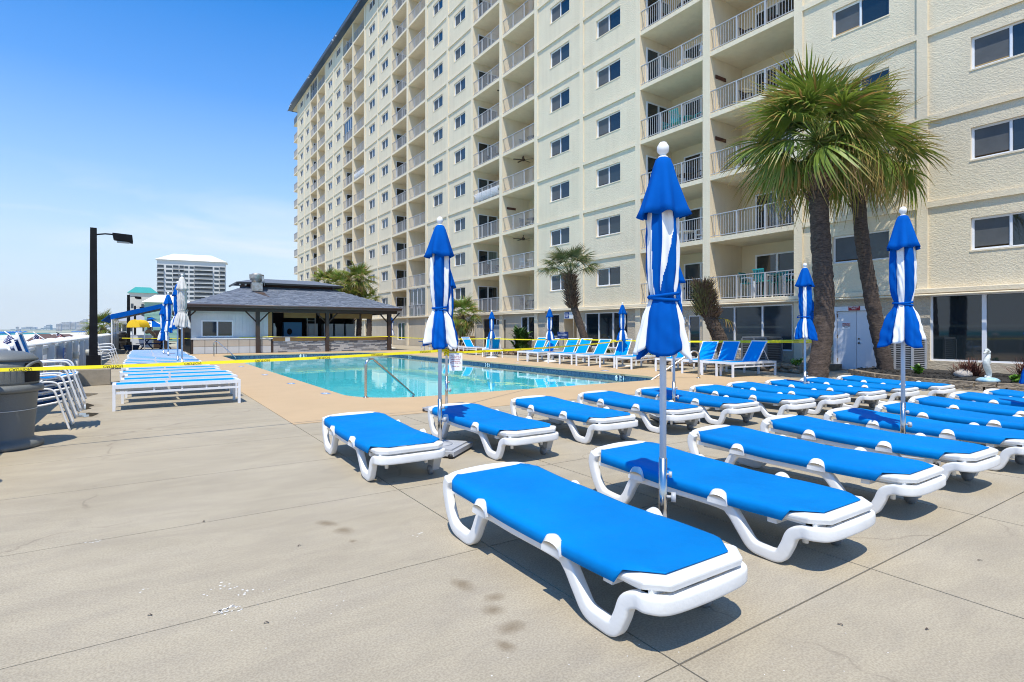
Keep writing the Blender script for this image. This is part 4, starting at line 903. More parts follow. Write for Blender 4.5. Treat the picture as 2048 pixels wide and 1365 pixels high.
def boots(e,c0,c1,r0,r1,n,l,seed,mt=None,name='old_boots',ang=35):
    rr=random.Random(seed); m=MB(); c0=Vector(c0); c1=Vector(c1)
    for i in range(n):
        f=i/n; p=c0.lerp(c1,f); r=r0+(r1-r0)*f; a=i*2.39996; d=Vector((math.cos(a),math.sin(a),0)); up=Vector((0,0,1)); s=d.cross(up); t=R(ang+rr.uniform(-14,14)); dr=d*math.sin(t)+up*math.cos(t); w_=.035*rr.uniform(.7,1.3); ll=l*rr.uniform(.6,1.25); q=p+d*r*.75
        m.add([q-s*w_,q+s*w_,q+dr*ll+s*w_*.25,q+dr*ll-s*w_*.25,q-s*w_*.8-d*.03+up*.02,q+s*w_*.8-d*.03+up*.02],[(0,1,2,3),(4,3,2,5),(0,3,4),(1,5,2)])
    return stuff(ob(name,m.mesh(name,mt or BOOT),e))
def palm(base,top,lean,rad,n,sc,seed,label,cat='palm tree',old=.25,**kw):
    e=em('palm_tree',(base[0],base[1],0),0,label,cat,'palm trees')
    tx,ty,tz=top; P=[(0,0,-.1),(lean[0],lean[1],tz*.33),(lean[2],lean[3],tz*.68),(tx,ty,tz)]
    trunk(e,P,rad,seed); crown(e,(tx+kw.pop('cx',0)*cT,ty-kw.get('zz',0)*0,tz+kw.pop('lift',.05)),n,sc,seed,old*.7,**{k_:v_ for k_,v_ in kw.items() if k_!='zz'})
    boots(e,(tx,ty,tz-.7),(tx,ty,tz+.1),rad[1]*1.15,rad[1]*1.3,60,.35,seed,name='leaf_bases'); return e
# camera-right unit vector = (cT,-sT)
def off(r,f): return (r*cT+f*sT,-r*sT+f*cT)
Z1=15.8
def atZ(x,Z): t=(x-1024)/1110; return (t*Z*cT+Z*sT,-t*Z*sT+Z*cT)
b=atZ(1633,Z1); a1=off(.22,0); a2=off(.12,0); tp=off(.04,0)
palm(b,(tp[0],tp[1],5.75),(a1[0],a1[1],a2[0],a2[1]),(.26,.23),52,1.13,21,'nearer tall fan palm with thick straight dark trunk in front of the white double door',lift=1.05,emin=-27,old=.12)
Z2=17.3; b=atZ(1776,Z2); a1=off(-.42,0); a2=off(-.78,0); tp=off(-.90,.1)
palm(b,(tp[0],tp[1],5.95),(a1[0],a1[1],a2[0],a2[1]),(.215,.175),36,1.04,22,'tall fan palm with slimmer leaning trunk right of the white double door',lift=.95,emin=-27,cx=.36,old=.12)
# slim palm with brown boots, by the building
b=(18.5,20.6); e=em('palm_tree',(b[0],b[1],0),0,'slim palm with brown spiky boots under a small green head, near the pool restroom sign','palm tree','palm trees')
l1=off(-.55,0); l2=off(-1.0,0); l3=off(-1.15,0)
trunk(e,[(0,0,-.1),(l1[0],l1[1],1.5),(l2[0],l2[1],2.9),(l3[0],l3[1],4.2)],(.20,.16),5)
boots(e,(l2[0],l2[1],2.5),(l3[0],l3[1],4.1),.22,.24,300,.45,6,ang=46)
LP=[fanleaf(s,.72,1.25,36,dr,.022).mesh('pale_frond',LEAFP) for s,dr in ((31,.35),(32,.6),(33,.9))]
rr=random.Random(9)
for i in range(26):
    f=i/26; el=R(84-62*f); az=i*2.4; o=ob('frond',LP[min(2,int(f*3))],e,(l3[0],l3[1],4.1)); o.scale=(.88,)*3; o.rotation_euler=(Matrix.Rotation(az,4,'Z')@Matrix.Rotation(-el,4,'Y')).to_euler()
# pineapple-shaped trimmed palm, leaning left
b=(19.65,13.8); e=em('palm_tree',(b[0],b[1],0),0,'leaning pruned palm with a pineapple shaped brown head and no green crown','palm tree','palm trees')
l1=off(-.25,0); l2=off(-.7,0); l3=off(-1.0,0); l4=off(-1.05,0)
trunk(e,[(0,0,-.1),(l1[0],l1[1],.9),(l2[0],l2[1],1.9),(l3[0],l3[1],2.4)],(.30,.24),8)
boots(e,(l1[0],l1[1],.7),(l2[0],l2[1],1.8),.30,.30,160,.14,12,ang=30,name='bark_scales')
boots(e,(l2[0],l2[1],1.85),(l4[0],l4[1],3.2),.30,.26,800,.42,7,ang=36); boots(e,(l3[0],l3[1],2.0),(l4[0],l4[1],3.1),.34,.30,160,.52,8,BOOTG,'green_stubs',36)
q=fanleaf(40,.5,.5,12,1.2,.02).mesh('dead_leaf',LEAFY); o=ob('dead_leaf',q,e,(l2[0]+.2,l2[1],1.9)); o.rotation_euler=(0,R(-10),R(-30))
# palms beyond the bar
for j,(x,Z,h,sc,n,s) in enumerate([(655,52,6.7,.86,34,51),(680,50,6.4,.78,30,52),(716,51,7.0,.95,38,53),(736,50,5.0,.72,20,54),(668,49,5.3,.7,20,55),(702,50,5.2,.66,18,56)]):
    b=atZ(x,Z); palm(b,(0,0,h-1.0),(.1,0,.1,0),(.24,.2),n,sc,s,['leftmost fan palm behind the bar roof','fan palm behind the bar roof, second from the left','tallest rounded fan palm behind the bar roof','low fan palm furthest right behind the bar roof','lower yellowing fan palm behind the bar roof, left of the tall one','short fan palm under the tallest one behind the bar roof'][j],old=.45)
b=atZ(925,38); palm(b,(0,0,2.4),(0,0,0,0),(.2,.16),34,.8,61,'short fan palm beside the dark entrance, partly behind the left striped umbrella',old=.4)
b=atZ(206,60); palm(b,(0,0,1.55),(0,0,0,0),(.28,.22),40,1.0,62,'low beach palm beside the left end of the blue awning',old=.5)
# broad leaved plants near the entrance
def bush(c,r,h,n,mt,label,cat='plant',blade=False,seed=1,name='garden_plant',grp=None,w_=.04):
    rr=random.Random(seed); m=MB()
    for i in range(n):
        a=rr.uniform(0,2*pi); t=R(rr.uniform(5,65)); l=h*rr.uniform(.5,1.1); x0,y0=rr.gauss(0,r*.3),rr.gauss(0,r*.3); d=Vector((math.cos(a)*math.sin(t),math.sin(a)*math.sin(t),math.cos(t))); s=Vector((-math.sin(a),math.cos(a),0)); p=Vector((x0,y0,0)) if blade else Vector((x0,y0,h*rr.uniform(0,.6))); ww=w_*(.3 if blade else 1)*rr.uniform(.7,1.3); l2_=l if blade else l*.5
        q=p+d*l2_*.5; e2=p+d*l2_-Vector((0,0,l2_*.18))+Vector((d.x,d.y,0))*l2_*.15
        m.add([p-s*ww*.3,p+s*ww*.3,q+s*ww,q-s*ww,e2],[(0,1,2,3),(3,2,4)])
    e=em(name,(c[0],c[1],c[2]),0,label,cat,grp); stuff(ob('leaves',m.mesh(name,mt),e)); return e
bush((19.7,28.6,.2),.5,1.7,140,GREEN,'large leafed green plant left of the air conditioner by the two pane window',seed=3,w_=.16)
# ---------------- planting bed on the right ----------------
mul=MB(); pts=[]
import itertools
edge=[(20.9,-2),(17.0,-2.2),(16.9,0),(16.85,2.0),(16.75,3.6),(16.5,4.9),(16.75,6.2),(17.4,7.4),(18.6,8.6),(19.6,8.9),(20.9,8.8)]
rr=random.Random(4); n=46
V_=[(19.4,4.0,.21)]; ring=[]
E_=[Vector((x,y,.2)) for x,y in edge]; E_=catmull(E_,4)
for p in E_: V_.append((p.x+.06,p.y,.17+rr.uniform(-.015,.015)))
for p in E_: c=Vector((19.4,4.0,.21)); q=p.lerp(c,.35); V_.append((q.x,q.y,.2+rr.uniform(-.03,.05)))
k=len(E_); mul.add(V_,[(1+i,2+i,k+2+i,k+1+i) for i in range(k-1)]+[(0,k+1+i,k+2+i) for i in range(k-1)])
bed=em('planting_bed',(0,0,0),0,'mulched planting bed behind a low curved wall of tan retaining blocks, under the large window','planting bed'); ob('mulch',mul.mesh('mulch',MULCH),bed)
cb=MB(); rr=random.Random(2)
for i in range(2600):
    a=rr.random()*(k-1); p=E_[int(a)].lerp(Vector((19.6,4.2,.2)),rr.random()**.7*.9); s=rr.uniform(.015,.04); M=Matrix.Rotation(rr.uniform(0,3),3,'Z')@Matrix.Rotation(rr.uniform(-.6,.6),3,'X'); cb.box((p.x+.1,p.y+rr.uniform(-.3,.3),.21),(s*2.5,s,s*.5),M)
stuff(ob('bark_chips',cb.mesh('bark_chips',MULCH),bed))
def block(l,h=.10,d=.18,seed=0):
    rr=random.Random(seed); m=MB(); nx,nz=5,3; V_=[]
    for side in (0,1):
        for i in range(nx+1):
            for j in range(nz+1): V_.append((-l/2+l*i/nx+(rr.uniform(-.006,.006)),(-d/2-rr.uniform(0,.022)*(0<i<nx or 1)) if side==0 else d/2,h*j/nz))
    f=lambda s,i,j:s*(nx+1)*(nz+1)+i*(nz+1)+j; F_=[]
    for i in range(nx):
        for j in range(nz): F_.append((f(0,i,j),f(0,i+1,j),f(0,i+1,j+1),f(0,i,j+1)))
    for i in range(nx): F_.append((f(0,i,nz),f(0,i+1,nz),f(1,i+1,nz),f(1,i,nz)))
    for j in range(nz): F_+= [(f(0,0,j),f(0,0,j+1),f(1,0,j+1),f(1,0,j)),(f(0,nx,j+1),f(0,nx,j),f(1,nx,j),f(1,nx,j+1))]
    return m.add(V_,F_).mesh('block',BLOCK)
BLK_=[block(.36,.10,.18,s) for s in range(5)]
EE=catmull([Vector((x,y,0)) for x,y in edge[1:9]],30); acc=0; 
for lay in range(2):
    acc=-(.19 if lay else 0); last=EE[0]; d=0; nextd=.2+acc+.19
    for p,q in zip(EE,EE[1:]):
        s=(q-p).length; d+=s
        if d>=nextd:
            t=(q-p).normalized(); ob('block',rr.choice(BLK_),bed,(p.x,p.y,.0+.103*lay),(0,0,math.atan2(t.y,t.x)+pi+rr.uniform(-.05,.05))); nextd+=.375
# low stone wall behind the raised loungers
wlb=em('stone_bed_wall',(0,0,0),0,'low rough field stone wall running behind the raised loungers along the building','stone wall')
STN=[]
for s in range(7):
    rr=random.Random(s+40); m=MB(); m.ball((0,0,0),.5,8); m.v=[(x*(1+rr.uniform(-.2,.2)),y*(1+rr.uniform(-.2,.2)),z*(1+rr.uniform(-.2,.2))) for x,y,z in m.v]; m.sm=[False]*len(m.f); STN.append(m.mesh('stone',STONE))
y=10.2; rr=random.Random(77); cnt=0
while y<37 and cnt<270:
    for lay in range(2):
        l=rr.uniform(.28,.5); o=ob('stone',rr.choice(STN),wlb,(18.1+rr.uniform(-.05,.05)-(.3 if y>17 else 0),y+rr.uniform(-.08,.08)+lay*.15,.07+.15*lay),(rr.uniform(-.2,.2),rr.uniform(-.2,.2),rr.uniform(-.2,.2))); o.scale=(.35,l,.19); cnt+=1
    y+=.36
m=MB(); m.bx(18.1,20.85,10.0,24.5,.004,.22); m.bx(17.85,20.85,26.2,37,.004,.22); ob('soil',m.mesh('soil',mat('dry_soil',(.13,.10,.07),1,c2=(.24,.19,.13),vs=6,bump=.6,bs=20)),wlb)
for j,(x,y,h,mt) in enumerate([(18.6,10.4,.35,LIME),(18.8,13.2,.5,GREEN),(19.0,20.0,.4,GREEN),(18.6,26.8,.4,GREEN),(18.5,34,.5,GREEN),(18.6,16.8,.35,LIME)]):
    bush((x,y,.2),.25,h,60,mt,'small green bed plant, %s from the right behind the raised loungers'%ORD[j],seed=60+j,grp='small plants behind the raised loungers')
# fountain grasses, plants, rock, seahorse
for j,(x,y,h) in enumerate([(18.3,5.55,.62),(18.6,4.4,.66),(18.5,3.8,.6),(18.8,3.2,.62),(18.4,2.5,.55),(18.7,1.8,.6)]):
    bush((x,y,.2),.35,h,430,REDG,['red brown fountain grass clump left of the white seahorse','red brown grass clump just right of the white seahorse','second red brown grass clump right of the seahorse','third red brown grass clump right of the seahorse','fourth red brown grass clump right of the seahorse, by the photo edge','outermost red brown grass clump under the large window'][j],'ornamental grass',True,80+j,'fountain_grass','red brown fountain grasses',.03)
for j,(x,y,h) in enumerate([(18.0,6.6,.34),(16.95,3.55,.42),(17.1,4.3,.22),(17.2,2.9,.4)]):
    bush((x,y,.2),.14,h,70,LIME,['small bright green plant left of the bleached rock','bright green plant at the right edge behind the block wall','tiny green seedling right of the blue round base','bright green plant cut by the right photo edge'][j],seed=95+j,grp='bright green bedding plants',w_=.05)
m=MB(); m.ball((0,0,0),.5,14,sz=(1,.75,.42)); rr=random.Random(8); m.v=[(x*(1+rr.uniform(-.08,.08)),y*(1+rr.uniform(-.08,.08)),z*(1+.15*math.sin(x*9))) for x,y,z in m.v]
o=ob('rock',m.mesh('rock',mat('bleached_rock',(.55,.50,.45),.9,c2=(.34,.30,.26),vs=4,bump=.8,bs=14,bd=.05)),None,(18.05,5.60,.27)); o.scale=(.55,.55,.62); tag(o,'bleached grey driftwood like rock lying on the mulch','rock')
e=em('seahorse_statue',(16.75,4.72,.2),R(170),'white seahorse statue on a round blue and white base in the planting bed','statue')
m=MB(); m.lathe([(0,0),(.20,0),(.235,.03),(.20,.075),(.14,.10),(0,.11)],n=24,mi=0); ob('base',m.mesh('shb',[mat('pale_blue_base',(.14,.38,.55),.6,c2=(.55,.68,.72),vs=7)]),e)
sp=catmull([(.09,0,.16),(.10,0,.11),(.02,0,.09),(-.05,0,.14),(-.03,0,.24),(.03,0,.34),(.07,0,.44),(.05,0,.52),(-.01,0,.60),(-.03,0,.67),(.0,0,.73),(.05,0,.75),(.10,0,.72)],5)
rad=[.018+.05*math.sin(pi*min(1,max(0,(i/len(sp)-.05)/.8)))**1.3+.004*(i%3==0) for i in range(len(sp))]
rad=[r+(.022 if 46<i<58 else 0) for i,r in enumerate(rad)]
m=MB(); m.tube(sp,rad,12); m.tube([(.07,0,.72),(.13,0,.69),(.17,0,.675)],[.035,.02,.018],8); 
for i in range(5): m.add([(-.05+.02*i,-.004,.75+.01*i),(-.03+.02*i,-.004,.75+.01*i),(-.045+.02*i,0,.79+.008*i)],[(0,1,2)])
m.add([(-.06,0,.40),(-.06,0,.52),(-.13,0,.50),(-.12,0,.42)],[(0,1,2,3)])
ob('seahorse_body',m.mesh('seahorse',mat('weathered_white',(.66,.68,.66),.7,c2=(.40,.45,.44),vs=14,bump=.5,bs=50)),e)
# ---------------- air conditioners ----------------
def condenser(loc,label,h=.86,w=.78,mt=LGREY):
    e=em('air_conditioner',loc,0,label,'air conditioner','outdoor air conditioning units'); m=MB(); m.bx(-w/2-.05,w/2+.05,-w/2-.05,w/2+.05,0,.08); ob('pad',m.mesh('pad',CONC),e)
    m=MB(); m.bx(-w/2+.03,w/2-.03,-w/2+.03,w/2-.03,.08,h+.05); ob('coil',m.mesh('coil',mat('dark_coil',(.05,.05,.05),.6)),e)
    m=MB(); m.bx(-w/2,w/2,-w/2,w/2,h+.05,h+.12); m.bx(-w/2,w/2,-w/2,w/2,.08,.13)
    for x in (-1,1):
        for y in (-1,1): m.bx(x*w/2-.03,x*w/2+.03,y*w/2-.03,y*w/2+.03,.13,h+.05)
    m.bx(-w/2-.01,-w/2+.02,-.03,.03,.13,h+.05); ob('cabinet',m.mesh('cab',mt),e)
    m=MB(); k=13
    for i in range(k): z=.15+(h-.1)*i/k; m.bx(-w/2-.004,w/2+.004,-w/2-.004,-w/2+.012,z,z+.022); m.bx(-w/2-.004,-w/2+.012,-w/2,w/2,z,z+.022)
    ob('louvre',m.mesh('louvres',mt),e); return e
condenser((19.9,7.75,.10),'grey louvred air conditioner right of the leaning palm trunk, below the window',.98,.95)
condenser((19.75,12.4,.12),'dark louvred air conditioner behind the rightmost raised loungers',.95,1.0,mat('dark_cabinet',(.16,.17,.18),.5))
condenser((20.2,29.1,.1),'small air conditioner below the two pane window across the pool',.85,.8)
# pool restroom sign on a post, railing of the passage
e=em('restroom_sign',(18.5,22.9,0),0,'blue sign reading pool restrooms on a post before the passage','sign'); m=MB(); m.bx(-.02,.02,-.02,.02,0,1.35); ob('post',m.mesh('sp',GREYM),e); m=MB(); m.bx(-.045,-.02,-.45,.45,1.0,1.36); s=ob('panel',m.mesh('spn',SIGNB),e)
ob('lettering',textmesh('POOL\nRESTROOMS\n----->',WTX,.13),s,(-.048,0,1.18),(R(90),0,R(-90)))
e=em('metal_gate',(19.6,24.2,0),0,'grey metal picket gate in front of the passage','gate'); m=MB(); m.bx(-.02,.02,0,1.5,1.08,1.12); m.bx(-.02,.02,0,1.5,.1,.13)
ob('rail',m.mesh('mg',GREYM),e); pk=MB().bx(-.01,.01,-.01,.01,.1,1.1).mesh('picket',GREYM)
for i in range(13): ob('picket',pk,e,(0,.06+.115*i,0))
# small tables & planter furniture near the far corner
e=em('drinks_table',(15.3,32.9,0),0,'small table with a dark top at the far corner of the pool','table'); m=MB(); m.lathe([(0,.70),(.55,.70),(.55,.74),(0,.74)],n=24); ob('table_top',m.mesh('dt',SLINGD),e)
for a in range(4): q=MB(); q.tube([(.45*math.cos(a*1.57),.45*math.sin(a*1.57),0),(.3*math.cos(a*1.57),.3*math.sin(a*1.57),.7)],.02,6); ob('leg',q.mesh('dtl',ALU),e)
for j,(x,y) in enumerate([(17.6,31.6),(18.3,33.0)]):
    e=em('wooden_chair',(x,y,0),j*1.5,'brown wooden armchair %s beside the entrance'%['nearest','second'][j],'chair','brown wooden chairs by the entrance'); 
    for nm,me in zip(('frame','seat','backrest'),chair_mesh((PLY,PLY),.42,1.05,.6)): ob(nm,me,e)
e=em('flower_pot',(17.1,31.4,0),0,'terracotta pot near the entrance','pot'); m=MB(); m.lathe([(.0,0),(.16,0),(.24,.38),(.26,.40),(.26,.44),(.22,.44),(.2,.36),(0,.34)],n=20); ob('pot',m.mesh('pot',mat('terracotta',(.36,.13,.05),.8)),e)
# person on the balcony
def person(loc,rz,label):
    e=em('person',loc,rz,label,'person'); me=bpy.data.meshes.new('body'); 
    J=[((0,0,.52),.13),((0,.0,.72),.14),((0,0,.95),.15),((0,0,1.06),.06),((0,.02,1.14),.075),((0,.02,1.24),.085),
       ((.18,0,.98),.06),((.22,.10,.76),.045),((.16,.30,.70),.035),((-.18,0,.98),.06),((-.22,.10,.76),.045),((-.16,.30,.70),.035),
       ((.10,.0,.50),.10),((.12,.42,.50),.075),((.12,.45,.08),.05),((.12,.56,.03),.035),((-.10,.0,.50),.10),((-.12,.42,.50),.075),((-.12,.45,.08),.05),((-.12,.56,.03),.035)]
    E2=[(0,1),(1,2),(2,3),(3,4),(4,5),(2,6),(6,7),(7,8),(2,9),(9,10),(10,11),(0,12),(12,13),(13,14),(14,15),(0,16),(16,17),(17,18),(18,19)]
    me.from_pydata([j[0] for j in J],E2,[]); o=ob('body',me,e); o.modifiers.new('k','SKIN'); 
    me.skin_vertices.new() if not me.skin_vertices else None
    for i,j in enumerate(J): me.skin_vertices[0].data[i].radius=(j[1],j[1])
    me.skin_vertices[0].data[0].use_root=True; o.modifiers.new('s','SUBSURF').levels=1; me.materials.append(CANW)
    m=MB(); m.ball((0,.02,1.22),.10,12,sz=(.85,1,1.15)); ob('head',m.mesh('head',SKIN),e); m=MB(); m.ball((0,0,1.26),.105,12,sz=(.9,1,1)); ob('hair',m.mesh('hair',HAIR),e)
    return e
person((D+1.0,16.6,FL[4]),R(120),'person in white clothes sitting on the fifth level balcony next to the divider wall')
# ---------------- poolside bar pavilion ----------------
bar=em('bar_pavilion',(0,0,0),0,'open poolside bar with grey shingled hip roof, dark posts and stone clad counter','bar')
BX0,BX1,BY=2.42,14.9,38.4
m=MB(); m.bx(BX0,6.95,BY,BY+.12,.95,2.72); ob('board_wall',m.mesh('bwall',WWALL),bar)
x=BX0+.02; bm=MB().bx(0,.185,-.016,0,.97,2.5).mesh('board',WWALL)
while x<6.75:
    if not (3.0<x<4.55): ob('board',bm,bar,(x,BY,0))
    else:
        ob('board',MB().bx(0,.185,-.016,0,2.05,2.5).mesh('board',WWALL),bar,(x,BY,0))
    x+=.2
m=MB(); m.bx(2.95,4.70,BY-.05,BY,1.02,2.05); w_=ob('bar_window',m.mesh('bw',WFR),bar)
for a,b in ((3.03,3.78),(3.87,4.62)): ob('pane',MB().bx(a,b,BY-.056,BY-.05,1.10,1.97).mesh('pane',GLASS),w_)
m=MB(); m.bx(BX0-.02,6.97,BY-.30,BY+.1,.88,.96); ob('counter_top',m.mesh('ct1',WWALL),bar)
pn=MB().bx(.006,.60,-.0,.04,.0,.42).mesh('counter_panel',mat('grey_white_panel',(.50,.52,.54),.6,c2=(.42,.44,.46),vs=1)); pn2=MB().bx(.006,.60,-.0,.04,.0,.42).mesh('counter_panel',mat('beige_panel',(.44,.39,.33),.6,c2=(.38,.33,.28),vs=1))
for i in range(7):
    ob('panel',pn,bar,(BX0+.62*i+.1,BY-.28,.02)); ob('panel',pn2,bar,(BX0+.62*i+.1,BY-.28,.455))
m=MB(); m.bx(BX0-.0,7.0,BY-.24,BY,.0,.88); ob('counter_core',m.mesh('cc',DARKW),bar)
# stone clad counter
m=MB(); m.bx(7.0,14.9,BY-.22,BY+.1,0,.74); ob('stone_core',m.mesh('sc',mat('grey_mortar',(.12,.12,.13),.9)),bar)
SG=[mat('slate_a',(.30,.31,.33),.8,c2=(.22,.23,.25),vs=8),mat('slate_b',(.17,.175,.19),.8,c2=(.12,.125,.14),vs=8),mat('slate_c',(.42,.42,.42),.8,c2=(.33,.33,.34),vs=8)]
SM=[[MB().bx(0,l,-.05-.012*k_,0,0,.066).mesh('stone',SG[k_]) for l in (.28,.40,.55)] for k_ in range(3)]
rr=random.Random(3); cnt=0; extra=MB()
for row in range(10):
    x=7.0
    while x<14.85:
        li=rr.randrange(3); l=(.28,.40,.55)[li]
        l2_=min(l,14.9-x)
        if cnt<290 : o=ob('stone',SM[rr.choice([0,0,1,2,2])][li],bar,(x,BY-.22,.012+row*.073),sc=((l2_-.006)/l,1,1)); cnt+=1
        x+=l; 
m=MB(); m.bx(6.95,14.95,BY-.30,BY-.24,.745,.98); ob('bar_front_board',m.mesh('bfb',PLY),bar); m=MB(); m.bx(6.93,15.0,BY-.42,BY+.25,.985,1.03); ob('bar_top',m.mesh('bt',mat('bar_top_grey',(.20,.21,.23),.35)),bar)
m=MB(); m.bx(6.78,6.98,BY-.5,BY-.1,0,1.5); 
ob('paper_notice',MB().bx(7.7,8.0,BY-.315,BY-.302,.72,.98).mesh('pn',WTX),bar)
# interior
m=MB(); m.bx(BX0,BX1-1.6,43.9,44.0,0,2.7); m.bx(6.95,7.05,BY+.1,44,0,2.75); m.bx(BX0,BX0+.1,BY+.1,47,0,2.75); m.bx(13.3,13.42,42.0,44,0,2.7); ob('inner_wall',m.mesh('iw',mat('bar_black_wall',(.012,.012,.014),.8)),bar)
m=MB(); m.bx(6.72,6.95,BY-.02,BY+.1,.96,2.72); ob('door_trim',m.mesh('dtm',PLY),bar)
def post(x,y,h=2.75,w=.22):
    m=MB(); m.bx(x-w/2,x+w/2,y-w/2,y+w/2,0,h); p=ob('post',m.mesh('post',DARKW),bar)
    for s in (-1,1):
        q=MB(); q.tube([(x+s*w*.4,y,h-.75),(x+s*.78,y,h-.02)],.055,4); ob('brace',q.mesh('brace',DARKW),p)
    return p
YE=37.55
for x in (1.95,6.05,10.35,14.72): post(x,YE+.45,2.72,.26 if x==14.72 else .22)
for x in (2.2,6.1,10.3,14.7): post(x,46.8)
m=MB(); m.bx(1.6,15.3,YE+.33,YE+.52,2.60,2.82); m.bx(1.6,15.3,46.7,46.9,2.6,2.82); m.bx(1.75,1.95,YE+.5,46.9,2.6,2.82); m.bx(14.7,14.9,YE+.5,46.9,2.6,2.82); ob('beam',m.mesh('beam',DARKW),bar)
X0,X1,Y0,Y1,ZE=2.12,15.5,YE,47.6,3.0; CX0,CX1,CY0,CY1,ZR=5.80,11.6,41.2,43.9,4.42
m=MB(); m.bx(X0+.05,X1-.05,Y0+.05,Y1-.05,2.86,2.90); ob('ceiling',m.mesh('ceil',DARKW),bar)
m=MB(); m.bx(X0,X1,Y0,Y0+.05,2.82,3.0); m.bx(X0,X1,Y1-.05,Y1,2.82,3.0); m.bx(X0,X0+.05,Y0+.05,Y1-.05,2.82,3.0); m.bx(X1-.05,X1,Y0+.05,Y1-.05,2.82,3.0); ob('fascia',m.mesh('fascia',mat('brown_fascia',(.12,.075,.065),.5)),bar)
m=MB(); m.tube([(X0,Y0-.05,2.96),(X1,Y0-.05,2.96)],.055,6); ob('gutter',m.mesh('bg',mat('dark_gutter2',(.07,.045,.04),.4)),bar)
m=MB(); a=[(X0-.06,Y0-.06,ZE),(X1+.06,Y0-.06,ZE),(X1+.06,Y1+.06,ZE),(X0-.06,Y1+.06,ZE)]; b=[(CX0,CY0,ZR),(CX1,CY0,ZR),(CX1,CY1,ZR),(CX0,CY1,ZR)]
m.add(a+b,[(0,1,5,4),(1,2,6,5),(2,3,7,6),(3,0,4,7),(0,3,2,1)]); rf=ob('roof_deck',m.mesh('roof',SHIN),bar)
# shingles on the front slope: proud overlapping tabs, joined (too small to tell singly)
m=MB(); rr=random.Random(5); rows=34
for r in range(rows):
    t0=r/rows; t1=(r+1.12)/rows; y0=Y0-.06+(CY0-Y0+.06)*t0; y1=Y0-.06+(CY0-Y0+.06)*min(1,t1); z0=ZE+(ZR-ZE)*t0; z1=ZE+(ZR-ZE)*min(1,t1); xa=X0-.06+(CX0-X0)*t0; xb=X1+.06-(X1-CX1)*t0; x=xa+rr.uniform(0,.25)
    while x<xb-.1:
        l=rr.choice([.14,.2,.3,.42]); l=min(l,xb-x)
        if rr.random()<.55:
            h=.022; m.add([(x,y0-.005,z0+h),(x+l,y0-.005,z0+h),(x+l,y1,z1+.008),(x,y1,z1+.008),(x,y0-.005,z0+.004),(x+l,y0-.005,z0+.004)],[(0,1,2,3),(4,5,1,0),(0,3,4),(1,5,2)],rr.choice([0,0,1]))
        x+=l
stuff(ob('shingles',m.mesh('shingles',[SHIN,SHINB]),rf))
m=MB(); m.bx(CX0,CX1,CY0,CY1,ZR-.1,ZR+.26); ob('cupola_wall',m.mesh('cw',mat('red_brown_wall',(.05,.018,.015),.7)),bar)
m=MB(); o_=.62; z_=ZR+.24; m.add([(CX0-o_,CY0-o_,z_),(CX1+o_,CY0-o_,z_),(CX1+o_,CY1+o_,z_),(CX0-o_,CY1+o_,z_),(CX0+.9,(CY0+CY1)/2,z_+.42),(CX1-.9,(CY0+CY1)/2,z_+.42)],[(0,1,5,4),(1,2,5),(2,3,4,5),(3,0,4),(0,3,2,1)]); ob('cupola_roof',m.mesh('cr',SHIN),bar)
m=MB(); m.bx(CX0-o_,CX1+o_,CY0-o_-.02,CY0-o_+.03,z_-.12,z_+.0); m.bx(CX0-o_-.02,CX0-o_+.03,CY0-o_,CY1+o_,z_-.12,z_); m.bx(CX1+o_-.03,CX1+o_+.02,CY0-o_,CY1+o_,z_-.12,z_); ob('cupola_fascia',m.mesh('cf',mat('black_fascia',(.02,.02,.022),.5)),bar)
for x in (5.4,5.75): m=MB(); m.ball((x,CY0-.45,z_-.16),.07,8); ob('floodlight',m.mesh('cfl',PLASW),bar)
# kitchen exhaust
ex=em('kitchen_exhaust',(6.35,40.35,0),0,'galvanised mushroom exhaust fan on the bar roof','exhaust fan')
m=MB(); m.bx(-.32,.32,-.32,.32,4.05,4.62); ob('curb',m.mesh('curb',ZINC),ex); m=MB(); m.lathe([(.30,4.62),(.30,4.75),(.40,4.82),(.44,4.90),(.45,5.12),(.46,5.15),(.30,5.16),(.30,5.22),(0,5.22)],n=26); ob('fan_drum',m.mesh('drum',ZINC),ex)
m=MB(); m.bx(.26,.40,-.4,-.2,4.7,5.05); m.tube([(.38,-.3,5.0),(.45,-.3,4.4)],.02,6); ob('conduit',m.mesh('exc',ZINC),ex)
# dark brown patch on the shingles below the exhaust, narrowing down the slope
m=MB(); sl=(ZR-ZE)/(CY0-Y0)
def rz_(y): return ZE+(y-Y0)*sl+.03
m.add([(6.1,40.0,rz_(40.0)),(6.75,40.0,rz_(40.0)),(6.85,39.4,rz_(39.4)),(7.0,38.9,rz_(38.9)),(6.7,39.3,rz_(39.3))],[(0,1,2,3,4)]); ob('brown_roof_patch',m.mesh('gs',mat('brown_patch',(.06,.035,.025),.6)),bar)
